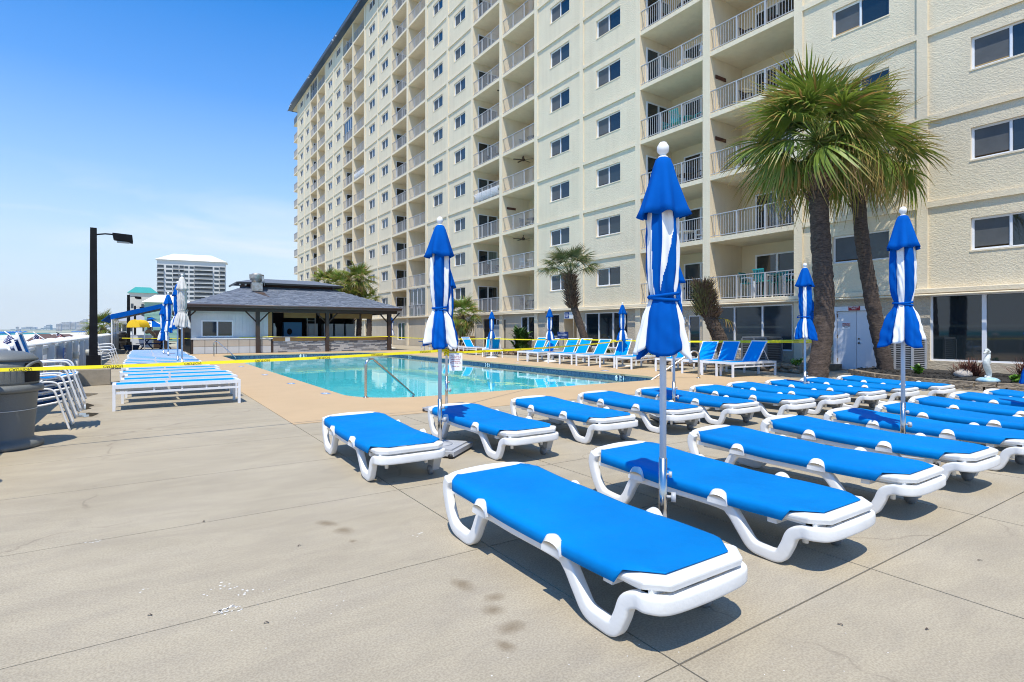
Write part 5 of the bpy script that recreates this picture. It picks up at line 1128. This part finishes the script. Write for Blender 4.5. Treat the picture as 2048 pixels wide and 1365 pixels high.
# things inside the bar
def tb(n,x0,x1,y0,y1,z0,z1,mt,label,cat,bev=.01): o=ob(n,MB().bx(x0-(x0+x1)/2,x1-(x0+x1)/2,y0-(y0+y1)/2,y1-(y0+y1)/2,0,z1-z0).mesh(n,mt),None,((x0+x1)/2,(y0+y1)/2,z0),bev=bev); tag(o,label,cat); return o
o=tb('blue_locker',8.15,9.35,40.8,41.4,0,2.0,mat('cabinet_blue',(.03,.20,.42),.5),'blue cabinet with a dark oval hole standing inside the bar','cabinet'); q=MB(); q.lathe([(0,0),(.17,0),(.17,.01),(0,.01)],n=18); p=ob('hole',q.mesh('hl',CAN_D),o,(-.22,-.305,1.35),(R(90),0,0),sc=(1,1.3,1))
for j,x in enumerate((10.25,11.35,12.15,12.95)): 
    o=tb('steel_fridge',x-.33,x+.33,41.3,42.0,0,1.92,mat('blue_steel',(.33,.42,.50),.35,metal=.3),'%s upright steel fridge from the left inside the bar'%ORD[j],'fridge'); q=MB().bx(-.28,-.25,-.36,-.345,.6,1.5).mesh('handle',GREYM); ob('handle',q,o); o['group']='steel fridges in the bar'
for j,(x,l) in enumerate(((8.95,2.1),(10.6,.7),(12.1,1.9),(13.6,.8))):
    o=tb('hanging_panel',x-l/2,x+l/2,39.5,39.65,2.28,2.62,PLY,'%s plywood box hanging under the bar roof from the left'%ORD[j],'plywood box')
m=MB(); 
for s in (0,.55): m.bx(s,s+.05,0,.05,0,2.6)
for i in range(8): m.bx(.05,.55,.01,.04,.3+i*.3,.33+i*.3)
tag(ob('ladder',m.mesh('ladder',GREYM),None,(9.75,41.0,0)),'metal ladder standing inside the bar left of the middle post','ladder')
tag(ob('gas_bottle',MB().lathe([(0,0),(.14,0),(.15,.05),(.15,1.3),(.08,1.45),(.06,1.6),(0,1.62)],n=16).mesh('gb',PLASW),None,(7.3,39.6,.3)),'tall white dispenser at the left end of the bar opening','dispenser')
# ---------------- blue awning and what is under it ----------------
aw=em('blue_awning',(0,0,0),0,'long blue fabric awning on white posts sloping down towards the beach fence','awning')
m=MB(); m.add([(-1.55,40,2.30),(1.25,40,3.05),(1.25,50,3.05),(-1.55,50,2.30),(-1.55,40,2.22),(1.25,40,2.97),(1.25,50,2.97),(-1.55,50,2.22)],[(0,1,2,3),(7,6,5,4),(0,4,5,1),(1,5,6,2),(2,6,7,3),(3,7,4,0)]); ob('cover',m.mesh('aw',mat('awning_grey',(.10,.12,.15),.8)),aw)
m=MB(); m.add([(-1.56,39.97,2.36),(1.25,39.97,3.12),(1.25,39.97,2.86),(-1.56,39.97,2.06)],[(3,2,1,0)]); m.add([(-1.62,39.97,2.34),(-2.0,40.1,1.98),(-2.0,50,1.98),(-1.62,50,2.34)],[(0,1,2,3)]); ob('valance',m.mesh('val',CANB),aw,solid=.02)
for x in (-1.5,):
    for y in (40.1,43.4,46.7,50): ob('post',MB().bx(-.035,.035,-.035,.035,0,2.2).mesh('apost',ALU),aw,(x,y,0))
for y in (40.1,50): ob('post',MB().bx(-.05,.05,-.05,.05,0,3.0).mesh('apost2',DARKW),aw,(1.2,y,0))
def at(x,Z,z=0): p=atZ(x,Z); return (p[0],p[1],z)
# black lamp posts
def lamp(loc,h,label,sc=1,arm=1,baseh=.42):
    e=em('lamp_post',loc,.03,label,'lamp post','black lamp posts'); m=MB(); m.cyl((0,0,baseh),(0,0,h),.13*sc,.098*sc,4); m.sm=[False]*len(m.f); ob('pole',m.mesh('lp',BLK),e)
    m=MB(); m.add([(-.155*sc,-.155*sc,baseh),(.155*sc,-.155*sc,baseh),(.155*sc,.155*sc,baseh),(-.155*sc,.155*sc,baseh),(-.15*sc,-.15*sc,baseh+.35*sc),(.15*sc,-.15*sc,baseh+.35*sc),(.15*sc,.15*sc,baseh+.35*sc),(-.15*sc,.15*sc,baseh+.35*sc)],[(0,1,5,4),(1,2,6,5),(2,3,7,6),(3,0,4,7),(4,5,6,7)]); ob('base_cover',m.mesh('lb',BLK),e)
    if baseh>.2: ob('plinth',MB().bx(-.37,.37,-.37,.37,0,baseh).mesh('plinth',CONC),e,bev=.015)
    m=MB(); m.tube([(.05,0,h-.17),(.25,0,h-.13),(.46,0,h-.13)],.02,8); ob('arm',m.mesh('la',BLK),e)
    m=MB(); m.add([(.40,-.16,h-.10),(.84,-.16,h-.12),(.84,.16,h-.12),(.40,.16,h-.10),(.43,-.14,h-.27),(.86,-.14,h-.33),(.86,.14,h-.33),(.43,.14,h-.27),(.44,-.12,h-.30)],[(0,1,2,3),(4,7,6,5),(0,4,5,1),(1,5,6,2),(2,6,7,3),(3,7,4,0)]); hd_=ob('lamp_head',m.mesh('lh',BLK),e,bev=.015)
    ob('lens',MB().bx(.50,.78,-.1,.1,h-.335,h-.31).mesh('lens',mat('lamp_lens',(.30,.32,.33),.3)),hd_); return e
lamp(at(187,14.6),4.12,'nearest tall black lamp post on a square concrete plinth')
lamp(at(257,44,0),4.25,'second black lamp post, standing through the blue awning',1.4,baseh=.05)
lamp(at(270,60,0),4.1,'farthest thin black lamp post behind the awning',1.3,baseh=.05)
# trash cans
def trash(loc,label,rz=0,sc=1,mt=CAN_G):
    e=em('trash_can',loc,rz,label,'trash can','round trash cans'); e.scale=(sc,sc,sc)
    m=MB(); m.lathe([(0,0),(.385,0),(.40,.02),(.40,.05),(.375,.085),(.315,.10),(.305,.13),(.345,.66),(.35,.68)],n=48); ob('bin',m.mesh('tb',mt),e)
    m=MB(); m.lathe([(.345,.675),(.395,.685),(.405,.71),(.40,.745),(.375,.765),(.35,.77)],n=48); ob('rim',m.mesh('trm',mt),e)
    m=MB(); m.lathe([(.352,.765),(.355,.80),(.350,.98),(.335,1.05)],n=48); m.lathe([(.335,1.05),(.352,1.065),(.345,1.085),(.30,1.13),(.20,1.165),(.08,1.178),(0,1.18)],n=48); ob('lid',m.mesh('tl',mt),e)
    m=MB()
    for i in range(40): a=2*pi*i/40; m.box((.353*math.cos(a),.353*math.sin(a),.885),(.006,.012,.17),Matrix.Rotation(a,3,'Z'))
    ob('ribs',m.mesh('trb',mt),e)
    a0=R(-22); m=MB(); V_=[]
    for j in range(9): a=a0+R(-26+52*j/8); V_+=[(.358*math.cos(a),.358*math.sin(a),.80),(.358*math.cos(a),.358*math.sin(a),1.03)]
    m.add(V_,[(2*j,2*j+2,2*j+3,2*j+1) for j in range(8)]); op=ob('opening',m.mesh('to',CAN_D),e)
    m=MB(); m.tube([(.37*math.cos(a0+R(-28+56*j/12)),.37*math.sin(a0+R(-28+56*j/12)),.93+.11*math.sin(pi*j/12)**.5) for j in range(13)],.018,6); ob('hood',m.mesh('th',mt),e)
    m=MB(); m.tube([(.345*math.cos(2*pi*j/24),.345*math.sin(2*pi*j/24),.47+.006*math.sin(2*pi*j/24)) for j in range(24)],.004,5,closed=True); ob('cord',m.mesh('tc',PLASW),e); return e
trash(at(2,6.72),'large grey granite look trash can with domed lid at the left edge',R(3))
trash(at(241,43),'black round trash can under the blue awning',0,1.15,BLKP)
# ---------------- stacked sling chairs ----------------
def schair():
    d={}; m=MB()
    for s in (-.27,.27):
        m.tube(catmull([(.30,s,0),(.24,s,.20),(.17,s,.44),(.13,s,.555),(.06,s,.60),(-.10,s,.60),(-.30,s,.585)],4),.0145,8)
        m.tube(catmull([(-.34,s,0),(-.24,s,.22),(-.17,s,.35)],4),.0145,8)
        m.tube(catmull([(.20,s*.92,.415),(-.05,s*.92,.37),(-.20,s*.92,.37),(-.28,s*.92,.50),(-.44,s*.92,1.0)],5),.0145,8)
    m.tube([(-.44,-.25,1.0),(-.44,.25,1.0)],.0145,8); m.tube([(.20,-.25,.415),(.20,.25,.415)],.0145,8); m.tube([(-.18,-.26,.34),(-.18,.26,.34)],.012,8)
    d['frame']=m.mesh('chair_frame',WHITE)
    P=catmull([(.20,0,.425),(-.05,0,.38),(-.20,0,.38),(-.28,0,.50),(-.44,0,.99)],5); m=MB(); n=len(P)
    for p in P:
        for y in (-.24,0,.24): m.v.append((p.x,y,p.z-(.012 if y==0 else 0)))
    for i in range(n-1):
        for j in range(2): m.f.append((i*3+j,i*3+j+1,(i+1)*3+j+1,(i+1)*3+j)); m.m.append(0); m.sm.append(True)
    d['sling']=m.mesh('chair_sling',SLING); return d
SC=schair()
def stack(loc,rz,n,lab,grp,dz=.095,dx=-.05):
    for i in range(n):
        dxx=.042*i
        p=(loc[0]+dxx*math.cos(rz),loc[1]+dxx*math.sin(rz),i*dz); e=em('stacking_chair',p,rz,lab%(['bottom','second from the bottom','middle','fourth from the bottom','topmost'][i] if n==5 else ['bottom','second','third','topmost'][i]),'chair',grp)
        ob('frame',SC['frame'],e); ob('sling',SC['sling'],e)
stack((-1.17,10.32),-YAW+R(36),5,'%s blue sling chair in the stack beside the grey trash can','chairs stacked beside the grey trash can')
stack((-1.15,25.2),-YAW+R(36),4,'%s chair of the small white stack beyond the lamp post','chairs stacked beyond the lamp post',.11)
# ---------------- beach fence, pipes, flags ----------------
fe=em('beach_fence',(-1.72,0,0),0,'white vinyl fence along the beach side of the deck','fence')
pk=MB().bx(-.012,.012,.004,.296,.06,1.05).mesh('fence_board',mat('grey_white_vinyl',(.47,.50,.53),.5,c2=(.42,.45,.48),vs=2)); cnt=0
y=6.0
while y<60: ob('fence_board',pk,fe,(0,y,0)); y+=.30
m=MB(); m.bx(-.035,.035,6,60,1.05,1.10); m.bx(-.03,.03,6,60,.03,.06); ob('fence_rail',m.mesh('frl',PLASW),fe)
pt=MB().bx(-.06,.06,-.06,.06,0,1.14).mesh('fence_post',mat('grey_white_vinyl2',(.55,.58,.60),.5)); cp=MB(); cp.lathe([(0,1.26),(.07,1.25),(.16,1.20),(.19,1.165),(.17,1.145),(0,1.14)][::-1],n=16); cpm=cp.mesh('solar_cap',WHITE)
y=6.6
while y<60: o=ob('fence_post',pt,fe,(.07,y,0)); ob('post_cap',cpm,o); y+=1.8
for j,(y,s,c) in enumerate([(17.2,'NO\nLIFEGUARD\nON DUTY',SIGNB),(13.9,'POOL RULES\nNO DIVING\nNO GLASS\nNO PETS\nNO RUNNING',WTX),(16.4,'SHOWER\nBEFORE\nENTERING',WTX),(20.8,'NO\nGLASS',WTX)]):
    o=ob('fence_sign',MB().bx(.075,.085,-.22,.22,[.72,.42,.1,.7][j],[1.0,.95,.68,1.0][j]).mesh('fs',c),None,(-1.65,y,0)); tag(o,['small blue sign near the top of the white fence','white sign with red text on the fence behind the stacked chairs','white rules sign low on the fence behind the pvc pipe','little white and red sign on the fence just left of the lamp post'][j],'sign')
    ob('lettering',textmesh(s,WTX if c is SIGNB else REDP,.075),o,(.088,0,([.72,.42,.1,.7][j]+[1.0,.95,.68,1.0][j])/2),(R(90),0,R(90)))
for j,(x,Z,h) in enumerate([(103,13,.62),(152,15.2,.82),(177,17.5,.80),(199,21,.80)]):
    p=at(x,Z); e=em('pvc_post',p,0,['thick short white pvc post behind the stacked chairs','slim white pvc post just left of the lamp post plinth','white pvc post partly hidden behind the lamp post','white pvc post right of the lamp post near the fence'][j],'post','white pvc posts along the fence')
    q=MB(); r=.06 if j!=1 else .05; q.cyl((0,0,0),(0,0,h),r,r,14); ob('pipe',q.mesh('pp',PLASW),e); q=MB(); q.lathe([(r*1.25,h-.16),(r*1.3,h),(r*1.1,h+.02),(0,h+.02)],n=14); ob('cap',q.mesh('pc',mat('cream_pvc',(.60,.58,.50),.5)),e)
def flagm(seed,tip,sd,fly,hoist,drift,fold):
    m=MB(); nx=24; ny=13; tip=Vector(tip); sd=Vector(sd)
    def P(u,v):
        p=tip+sd*(v*hoist*(1-fold*u))+Vector((0,0,-1))*(u*fly)+Vector((cT,-sT,0))*(u*drift+.02*math.sin(u*9+v*3+seed))+Vector((sT,cT,0))*(.035*math.sin(v*9+u*5+seed)); return p
    for i in range(nx+1):
        for j in range(ny+1): m.v.append(tuple(P(i/nx,j/ny)))
    for i in range(nx):
        for j in range(ny): m.f.append((i*(ny+1)+j,i*(ny+1)+j+1,(i+1)*(ny+1)+j+1,(i+1)*(ny+1)+j)); m.m.append(2 if (i<nx*.4 and j<7) else (0 if j%2==0 else 1)); m.sm.append(True)
    for i in range(6):
        for j in range(5 if i%2 else 4):
            c=P(.035+.06*i,.05+.105*j+(.0 if i%2 else .05))-Vector((sT,cT,0))*.006; s=.009; m.add([c+Vector((cT,-sT,0))*s*math.cos(a)+Vector((0,0,s*math.sin(a))) for a in [q*2*pi/5+.3 for q in range(5)]],[(0,1,2,3,4)],1)
    return m.mesh('flag',[REDF,WHF,BLF])
for j,(x0,x1,Z,y1) in enumerate([(9,50,10.4,692),(66,100,12.6,686),(113,140,15.5,680)]):
    a=at(x0,Z,1.42-((663,664,665)[j]-661.5)*Z/1110); b=at(x1,Z,1.42-(y1-661.5)*Z/1110); e=em('national_flag',b,0,['leftmost stars and stripes flag leaning over the fence','middle stars and stripes flag, folded and drooping over the fence','small furled dark flag on the pole furthest right along the fence'][j],'flag','flags on the beach fence')
    q=MB(); q.tube([(0,0,0),(a[0]-b[0],a[1]-b[1],a[2]-b[2])],.010,6); ob('staff',q.mesh('staff',PLASW if j<2 else BLK),e)
    d=Vector(a)-Vector(b); f=ob('flag_cloth',flagm(j+1,d*.93,-d.normalized(),[.42,.36,.2][j],[.40,.22,.12][j],[-.06,.04,.03][j],[.35,.5,.6][j]),e); f.modifiers.new('s','SOLIDIFY').thickness=.003
# ---------------- things under / beyond the awning ----------------
e=em('picnic_table',at(312,42),-YAW,'dark blue picnic table at the end of the slatted loungers','picnic table')
ob('table_top',MB().bx(-1.0,1.0,-.38,.38,.72,.77).mesh('ptt',SLINGD),e)
for y in (-.65,.65): ob('bench',MB().bx(-1.0,1.0,y-.14,y+.14,.42,.46).mesh('ptb',SLINGD),e)
for x in (-.7,.7):
    q=MB(); q.tube([(x,-.72,0),(x,.25,.72)],.04,4); q.tube([(x,.72,0),(x,-.25,.72)],.04,4); q.bx(x-.03,x+.03,-.7,.7,.36,.42); ob('leg_frame',q.mesh('ptl',SLINGD),e)
e=em('planter_box',at(263,40),-YAW,'square dark blue planter at the foot of the awning','planter'); q=MB(); q.add([(-.28,-.28,0),(.28,-.28,0),(.28,.28,0),(-.28,.28,0),(-.36,-.36,.36),(.36,-.36,.36),(.36,.36,.36),(-.36,.36,.36)],[(0,1,5,4),(1,2,6,5),(2,3,7,6),(3,0,4,7),(0,3,2,1),(4,5,6,7)]); ob('box',q.mesh('plb',SLINGD),e); q=MB(); q.bx(-.38,.38,-.38,.38,.33,.37); ob('box_rim',q.mesh('plr',SLINGD),e)
e=em('beach_umbrella_open',at(303,46),0,'open blue and white umbrella behind the picnic table','umbrella'); q=MB(); V_=[(0,0,2.35)]; n=16
for j in range(n): V_.append((1.25*math.cos(2*pi*j/n),1.25*math.sin(2*pi*j/n),1.72))
q.add(V_,[(0,1+j,1+(j+1)%n) for j in range(n)]); q.m=[(j//2)%2 for j in range(n)]; ob('canopy',q.mesh('ouc',[CANB,CANW]),e); q=MB(); q.lathe([(0,2.52),(.35,2.36),(.36,2.33)],n=16); ob('vent_cap',q.mesh('ouv',CANB),e); q=MB(); q.cyl((0,0,0),(0,0,2.4),.025,.025,8); ob('pole',q.mesh('oup',PLASW),e)
e=em('yellow_sun_hood',at(277,32),-YAW,'yellow arched sun hood of a stroller like cart left of the open umbrella','sun hood'); q=MB(); n=12; V_=[]
for i in range(7):
    for j in range(n+1): a=pi*j/n; V_.append((-.38*math.cos(a),-.45+.9*i/6,1.60+.44*math.sin(a)+.015*math.sin(i*2)))
q.add(V_,[(i*(n+1)+j,i*(n+1)+j+1,(i+1)*(n+1)+j+1,(i+1)*(n+1)+j) for i in range(6) for j in range(n)],0,True); q.add([V_[j] for j in range(n+1)],[tuple(range(n+1))]); ob('hood',q.mesh('yh',YELC),e); q=MB(); q.cyl((-.35,0,0),(-.35,0,1.62),.02,.02,6); q.cyl((.35,0,0),(.35,0,1.62),.02,.02,6); ob('pole',q.mesh('yp',PLASW),e)
tb('board_cabinet',.0,0.01,0,.01,0,.01,BLK,'tiny black peg hidden behind the planter','peg') if False else None
p=at(322,44); o=ob('bar_cart',MB().bx(-.42,.42,-.3,.3,0,1.45).mesh('bc',mat('dark_brown_cabinet',(.035,.025,.02),.6)),None,p,(0,0,-YAW)); tag(o,'dark brown cabinet standing behind the closed umbrellas on the left','cabinet'); ob('door',MB().bx(-.36,.36,-.32,-.301,.1,1.35).mesh('bcd',DARKW),o)
q=MB(); q.tube(catmull([(-.35,0,.5),(-.1,0,.62),(.2,0,.42),(.35,0,.25)],5),[.09,.12,.15,.16,.15,.14,.14,.13,.13,.13,.12,.12,.11,.1,.1,.08],10); o=ob('pool_float',q.mesh('pf',mat('orange_vinyl',(.65,.26,.10),.35,c2=(.75,.6,.35),vs=5)),None,at(301,41.2,.75),(0,0,-YAW)); tag(o,'orange and yellow inflatable pool float lying on the blue picnic table','pool float')
q=MB(); q.bx(-.9,.9,-.05,.05,.05,1.02); o=ob('white_half_wall',q.mesh('wh',WWALL),None,at(283,46),(0,0,-YAW)); tag(o,'low white panel wall behind the picnic table','wall'); ob('wall_cap',MB().bx(-.95,.95,-.08,.08,1.02,1.06).mesh('whc',PLASW),o)
# ---------------- caution tape ----------------
def tape(pts,label,w=.075,txt=.0,sag=.05,twist=0,flip=True,step=.86,seed=0):
    e=em('caution_tape',(0,0,0),0,label,'caution tape','yellow caution tapes'); m=MB(); tx=[]
    rr=random.Random(seed)
    for a,b in zip(pts,pts[1:]):
        a=Vector(a); b=Vector(b); L_=(b-a).length; n=max(6,int(L_/.25)); u=(b-a).normalized(); s=Vector((-u.y,u.x,0)).normalized(); V_=[]
        fr=lambda t:(a.lerp(b,t)-Vector((0,0,sag*L_/8*4*t*(1-t))))
        tw=lambda t:twist*math.sin(t*L_*.55+seed)+.18
        for i in range(n+1):
            t=i/n; an=tw(t); up=Vector((0,0,1))*math.cos(an)+s*math.sin(an); V_+= [fr(t)-up*w/2,fr(t)+up*w/2]
        m.add(V_,[(2*i,2*i+2,2*i+3,2*i+1) for i in range(n)],0,True)
        if txt:
            k=int(L_/step)
            for i in range(k): t=(i+.5)/k; tx.append((fr(t),tw(t),u,s))
    r=ob('ribbon',m.mesh('ribbon',YEL),e)
    for p,an,u,s in tx:
        me=textmesh('CAUTION',BLT,txt,flip); nrm=u.cross(Vector((0,0,1))); v=-p.normalized()
        x=u if (u.x*cT-u.y*sT)>0 else -u; z=nrm if nrm.dot(Vector((-sT,-cT,0)))>0 else -nrm; y_=z.cross(x)
        M=Matrix((x,y_,z)).transposed().to_4x4(); M=M@Matrix.Rotation(-an*.6,4,'X'); o=ob('lettering',me,e); o.matrix_world=M; o.location=p+z*.012
    return e
tp1=at(-300,5.6,.985)
tape([tp1,(4.43,8.70,1.075)],'near yellow caution tape crossing in front of the trash can and lamp post',.042,.044,.05,.12,True,.80)
tape([(4.45,8.70,1.03),(10.95,5.97,.93) if False else (15.9,15.95,1.02),(17.6,9.3,1.06)],'caution tape from the sign pole to the near palm',.045,.034,.03,.25,False,.9,1)
tape([(14.75,37.9,.99),(15.3,24.9,1.0),(16.2,19.0,1.03),(17.62,9.28,1.12)],'upper caution tape along the building side behind the raised loungers',.05,.036,.05,.2,False,1.0,2)
tape([(-1.0,39.6,.98),(6.9,38.0,1.03),(14.75,37.9,1.0)],'far caution tape strung along the bar counter',.04,0,.06,.3,False,1,3)
q=MB()
for z in (1.0,1.04,1.08): q.tube([(4.43+.04*math.cos(a),8.72+.04*math.sin(a),z+.02*math.sin(a*2)) for a in [2*pi*j/12 for j in range(12)]],.014,5,closed=True)
tag(ob('tape_knot',q.mesh('tk',YEL),None),'yellow tape wound around the pole above the paper notice','tape knot')
o=ob('paper_notice',MB().bx(0,.235,-.004,0,0,.31).mesh('ppn',WTX),None,(4.46,8.69,.72),(0,0,-YAW)); tag(o,'white printed notice hanging from the pole below the tape knot','notice')
ob('lettering',textmesh('This amenity is\nclosed for your\nsafety and for\nmaintenance\nPlease keep out\n\nThank you',REDP,.030),o,(.118,-.006,.165),(R(90),0,0))
# ---------------- far buildings ----------------
def facebox(name,loc,rz,w,dp,h,segs,nf,fh,mw,label,roofm=None,roofh=0,z0=0,ov=0):
    e=em(name,loc,rz,label,'building'); m=MB(); m.bx(-w/2,w/2,0,dp,0,h); ob('wall',m.mesh('w_',mw),e)
    gm={'w':GLASS,'b':GLASSB}
    wins=MB(); sl=MB(); x=-w/2
    for (ww,kd) in segs:
        x1=x+ww*w
        for k in range(nf):
            z=z0+fh*k
            if kd=='w': ob('window',WMESH(x1-x,fh),e,(x,-.06,z))
            elif kd=='b': ob('balcony_recess',BMESH(x1-x,fh),e,(x,-.10,z))
        x=x1
    if roofm: 
        q=MB(); a=w/2+ov; q.add([(-a,-ov,h),(a,-ov,h),(a,dp+ov,h),(-a,dp+ov,h),(-w*.28,dp*.4,h+roofh),(w*.28,dp*.4,h+roofh)],[(0,1,5,4),(1,2,5),(2,3,4,5),(3,0,4),(0,3,2,1)]); ob('roof',q.mesh('fr',roofm),e)
    return e
WC={}
def WMESH(w,fh):
    k=('w',round(w,2),round(fh,2))
    if k not in WC: WC[k]=MB().bx(w*.12,w*.88,-.02,.2,fh*.30,fh*.82).mesh('far_window',GLASSB)
    return WC[k]
def BMESH(w,fh):
    k=('b',round(w,2),round(fh,2))
    if k not in WC:
        m=MB(); m.bx(0,w,-.05,.2,fh*.10,fh*.90); m.bx(-.1,w+.1,-1.4,.2,-.12,.12,1); 
        m.bx(-.1,w+.1,-1.42,-1.36,.12,fh*.36,2); WC[k]=m.mesh('far_balcony',[mat('far_dark',(.04,.05,.055),.4),SHELL,mat('far_rail',(.20,.21,.21),.5)])
    return WC[k]
TOWW=mat('tower_warm_white',(.58,.57,.54),.8,var=.04,vs=.08)
Zt=330; sc=Zt/1110; c=at(384,Zt,-1)
FR=lambda x:-(YAW+math.atan((x-1024)/1110))
facebox('tall_tower',c,FR(386)-R(4),(450-322)*sc*.93,12,(661.5-522)*sc+2.4,[(.005,''),(.09,'b'),(.02,''),(.11,'w'),(.08,'b'),(.015,''),(.06,'b'),(.075,'w'),(.08,'w'),(.07,'b'),(.20,'b'),(.015,''),(.09,'w'),(.08,'b'),(.01,'')],15,8.75*sc,TOWW,'white high rise tower with dark balcony columns behind the bar roof',SHELL,4.2,2.0,1.0)
Zt=190; sc=Zt/1110; c=at(286,Zt,-.5); facebox('teal_roof_tower',c,FR(286),(313-262)*sc*.9,6,(661.5-575)*sc,[(.05,''),(.12,'w'),(.25,''),(.15,'w'),(.2,''),(.13,'w')],4,2.9,BEIGE,'beige block with a teal hip roof left of the white tower',TEALR,2.1,0,.5)
Zt=300; c=at(352,Zt,-1); facebox('white_low_block',c,FR(352),30,14,15.5,[(.2,'w'),(.2,'w'),(.2,''),(.2,'w')],3,3.0,SHELL,'plain white lower block at the foot of the white tower')
Zt=75; c=at(335,Zt,0); e=facebox('green_house',c,FR(335),5.2,9,5.2,[(.5,''),(.12,''),(.2,'')],1,2.5,SIDG,'pale green clapboard house behind the blue awning',SHELL,1.2,0,.3); sc=Zt/1110
sid=MB().bx(-2.6,2.6,-.035,0,0,.10).mesh('siding_board',SIDG)
for i in range(30): ob('siding_board',sid,e,(0,-.002*0,.05+.17*i))
ob('shutter',MB().bx(.3,.65,-.08,-.02,1.7,3.1).mesh('shu',mat('maroon',(.14,.02,.02),.6)),e,(.9,0,.8)); ob('window',MB().bx(-2.3,-1.7,-.08,-.02,1.5,3.2).mesh('gwn',GLASS),e)
Zt=110; c=at(258,Zt,-.3); e=facebox('beach_house',c,FR(258),7.5,7,3.6,[(.1,''),(.12,'w'),(.12,'w'),(.12,'w'),(.12,'w'),(.2,''),(.12,'w')],1,2.6,SHELL,'white raised beach house with a row of windows seen under the awning',mat('grey_roof_far',(.30,.31,.33),.8),1.2,.8,.5)
Zt=95; c=at(232,Zt,0)
# hazy skyline along the bay
rr=random.Random(12)
sky_=[(16,8,664,4),(24,6,658.6,3),(33,5,654.2,1.5),(37,5,658,1.5),(48,10,655,3),(56,9,653.8,3),(66,9,655,3),(75,8,658,3),(84,8,656,3),(90,6,653,2.5),(96,9,650.3,2.5),(106,8,657,3),(114,6,648,1.6),(119,5,648,1.6),(127,7,645,1.7),(135,11,645,1.7),(146,10,645.5,1.7),(156,6,644.6,1.6),(163,6,642,1.5),(169,7,639,1.5),(176,6,650,2),(183,6,652,2)]
far=mat('far_building',(.50,.50,.50),.8); farw=mat('far_window_band',(.16,.19,.22),.5)
for j,(x,wpx,ytop,D_) in enumerate(sky_):
    Z=1400*D_; c=at(x,Z,-1.5); h=(661.5-min(ytop,659.5))*Z/1110+3; w_=wpx*Z/1110
    e=em('skyline_tower',c,-YAW+R(rr.uniform(-20,20)),'%s hazy building from the left on the far shore'%(ORD[j] if j<20 else ['','twenty first','twenty second'][j-19]),'building','hazy distant skyline'); m=MB(); m.bx(-w_/2,w_/2,0,w_*.6,0,h); 
    if rr.random()<.5: m.bx(-w_*.3,w_*.25,w_*.1,w_*.5,h,h*1.06)
    ob('wall',m.mesh('skw',far),e); m=MB(); nf=max(2,int(h/(Z*.0022)))
    for k in range(nf): z=h*(k+.35)/nf; m.bx(-w_*.46,w_*.46,-w_*.01,0,z,z+h/nf*.5)
    ob('window_band',m.mesh('skb',farw),e)
m=MB(); 
for (x,Z,l) in ((30,5200,1500),(85,3800,1200),(150,2300,900)):
    c=at(x,Z); m.add([(c[0]-l*sT*.2-l/2*cT,c[1]+l/2*sT,-1.4),(c[0]+l/2*cT,c[1]-l/2*sT,-1.4),(c[0]+l/2*cT+200*sT,c[1]-l/2*sT+200*cT,-1.2),(c[0]-l/2*cT+200*sT,c[1]+l/2*sT+200*cT,-1.2),(c[0]-l*.35*cT,c[1]+l*.35*sT,Z*.0022),(c[0]+l*.4*cT,c[1]-l*.4*sT,Z*.0022)],[(0,1,5,4),(1,2,5),(2,3,4,5),(3,0,4)])
struct(ob('far_shore',m.mesh('far_shore',mat('far_shore',(.25,.28,.22),.9))))
# beach umbrellas far down the sand
for j,(x,Z) in enumerate([(2,150),(8,160),(14,170),(20,180),(26,195),(33,215),(41,240),(50,270),(146,420),(150,400),(154,380),(158,360),(163,350),(168,340)]):
    sx_=2.3 if j<8 else 2.6; c=at(x,Z,-1.15); e=em('beach_umbrella',c,rr.uniform(0,3),'%s tiny blue beach umbrella from the left on the distant sand'%ORD[j],'beach umbrella','rental umbrellas on the sand'); q=MB(); q.lathe([(sx_*.5+.3,1.75),(sx_*.3,2.1),(0,2.35)],n=8); ob('canopy',q.mesh('buc',mat('beach_blue',(.01,.14,.42),.7)),e); q=MB(); q.cyl((0,0,0),(0,0,2.2),.04,.04,6); ob('pole',q.mesh('bup',PLASW),e)
for j,(x,Z,l) in enumerate([(93,30,1.6),(131,26,1.9)]):
    c=at(x,Z,-.6); e=em('beach_shelter',c,-YAW,['low brown roofed kiosk roof behind the fence, left one','brown beach kiosk behind the fence near the lamp post'][j],'kiosk'); q=MB(); q.add([(-l/2,-.6,1.35),(l/2,-.6,1.35),(l/2,.6,1.35),(-l/2,.6,1.35),(-l*.3,0,1.85),(l*.1,0,1.85)],[(0,1,5,4),(1,2,5),(2,3,4,5),(3,0,4),(0,3,2,1)]); ob('roof',q.mesh('bsr',mat('brown_metal',(.10,.06,.05),.6)),e); ob('box',MB().bx(-l*.4,l*.35,-.4,.4,-.5,1.35).mesh('bsb',WWALL),e)
# haze
hz=MB(); hz.bx(-7100,3100,-3100,7600,-4.5,330)
ho=ob('haze',hz.mesh('haze',None) if False else hz.mesh('haze',mat('hz',(1,1,1))))
hm=bpy.data.materials.new('haze'); hm.use_nodes=True; hm.node_tree.nodes.clear(); a=hm.node_tree.nodes.new('ShaderNodeOutputMaterial'); v=hm.node_tree.nodes.new('ShaderNodeVolumePrincipled'); v.inputs['Density'].default_value=.00006; v.inputs['Color'].default_value=(.90,.95,1,1); v.inputs['Anisotropy'].default_value=0
hm.node_tree.links.new(v.outputs[0],a.inputs['Volume']); ho.data.materials.clear(); ho.data.materials.append(hm); stuff(ho)
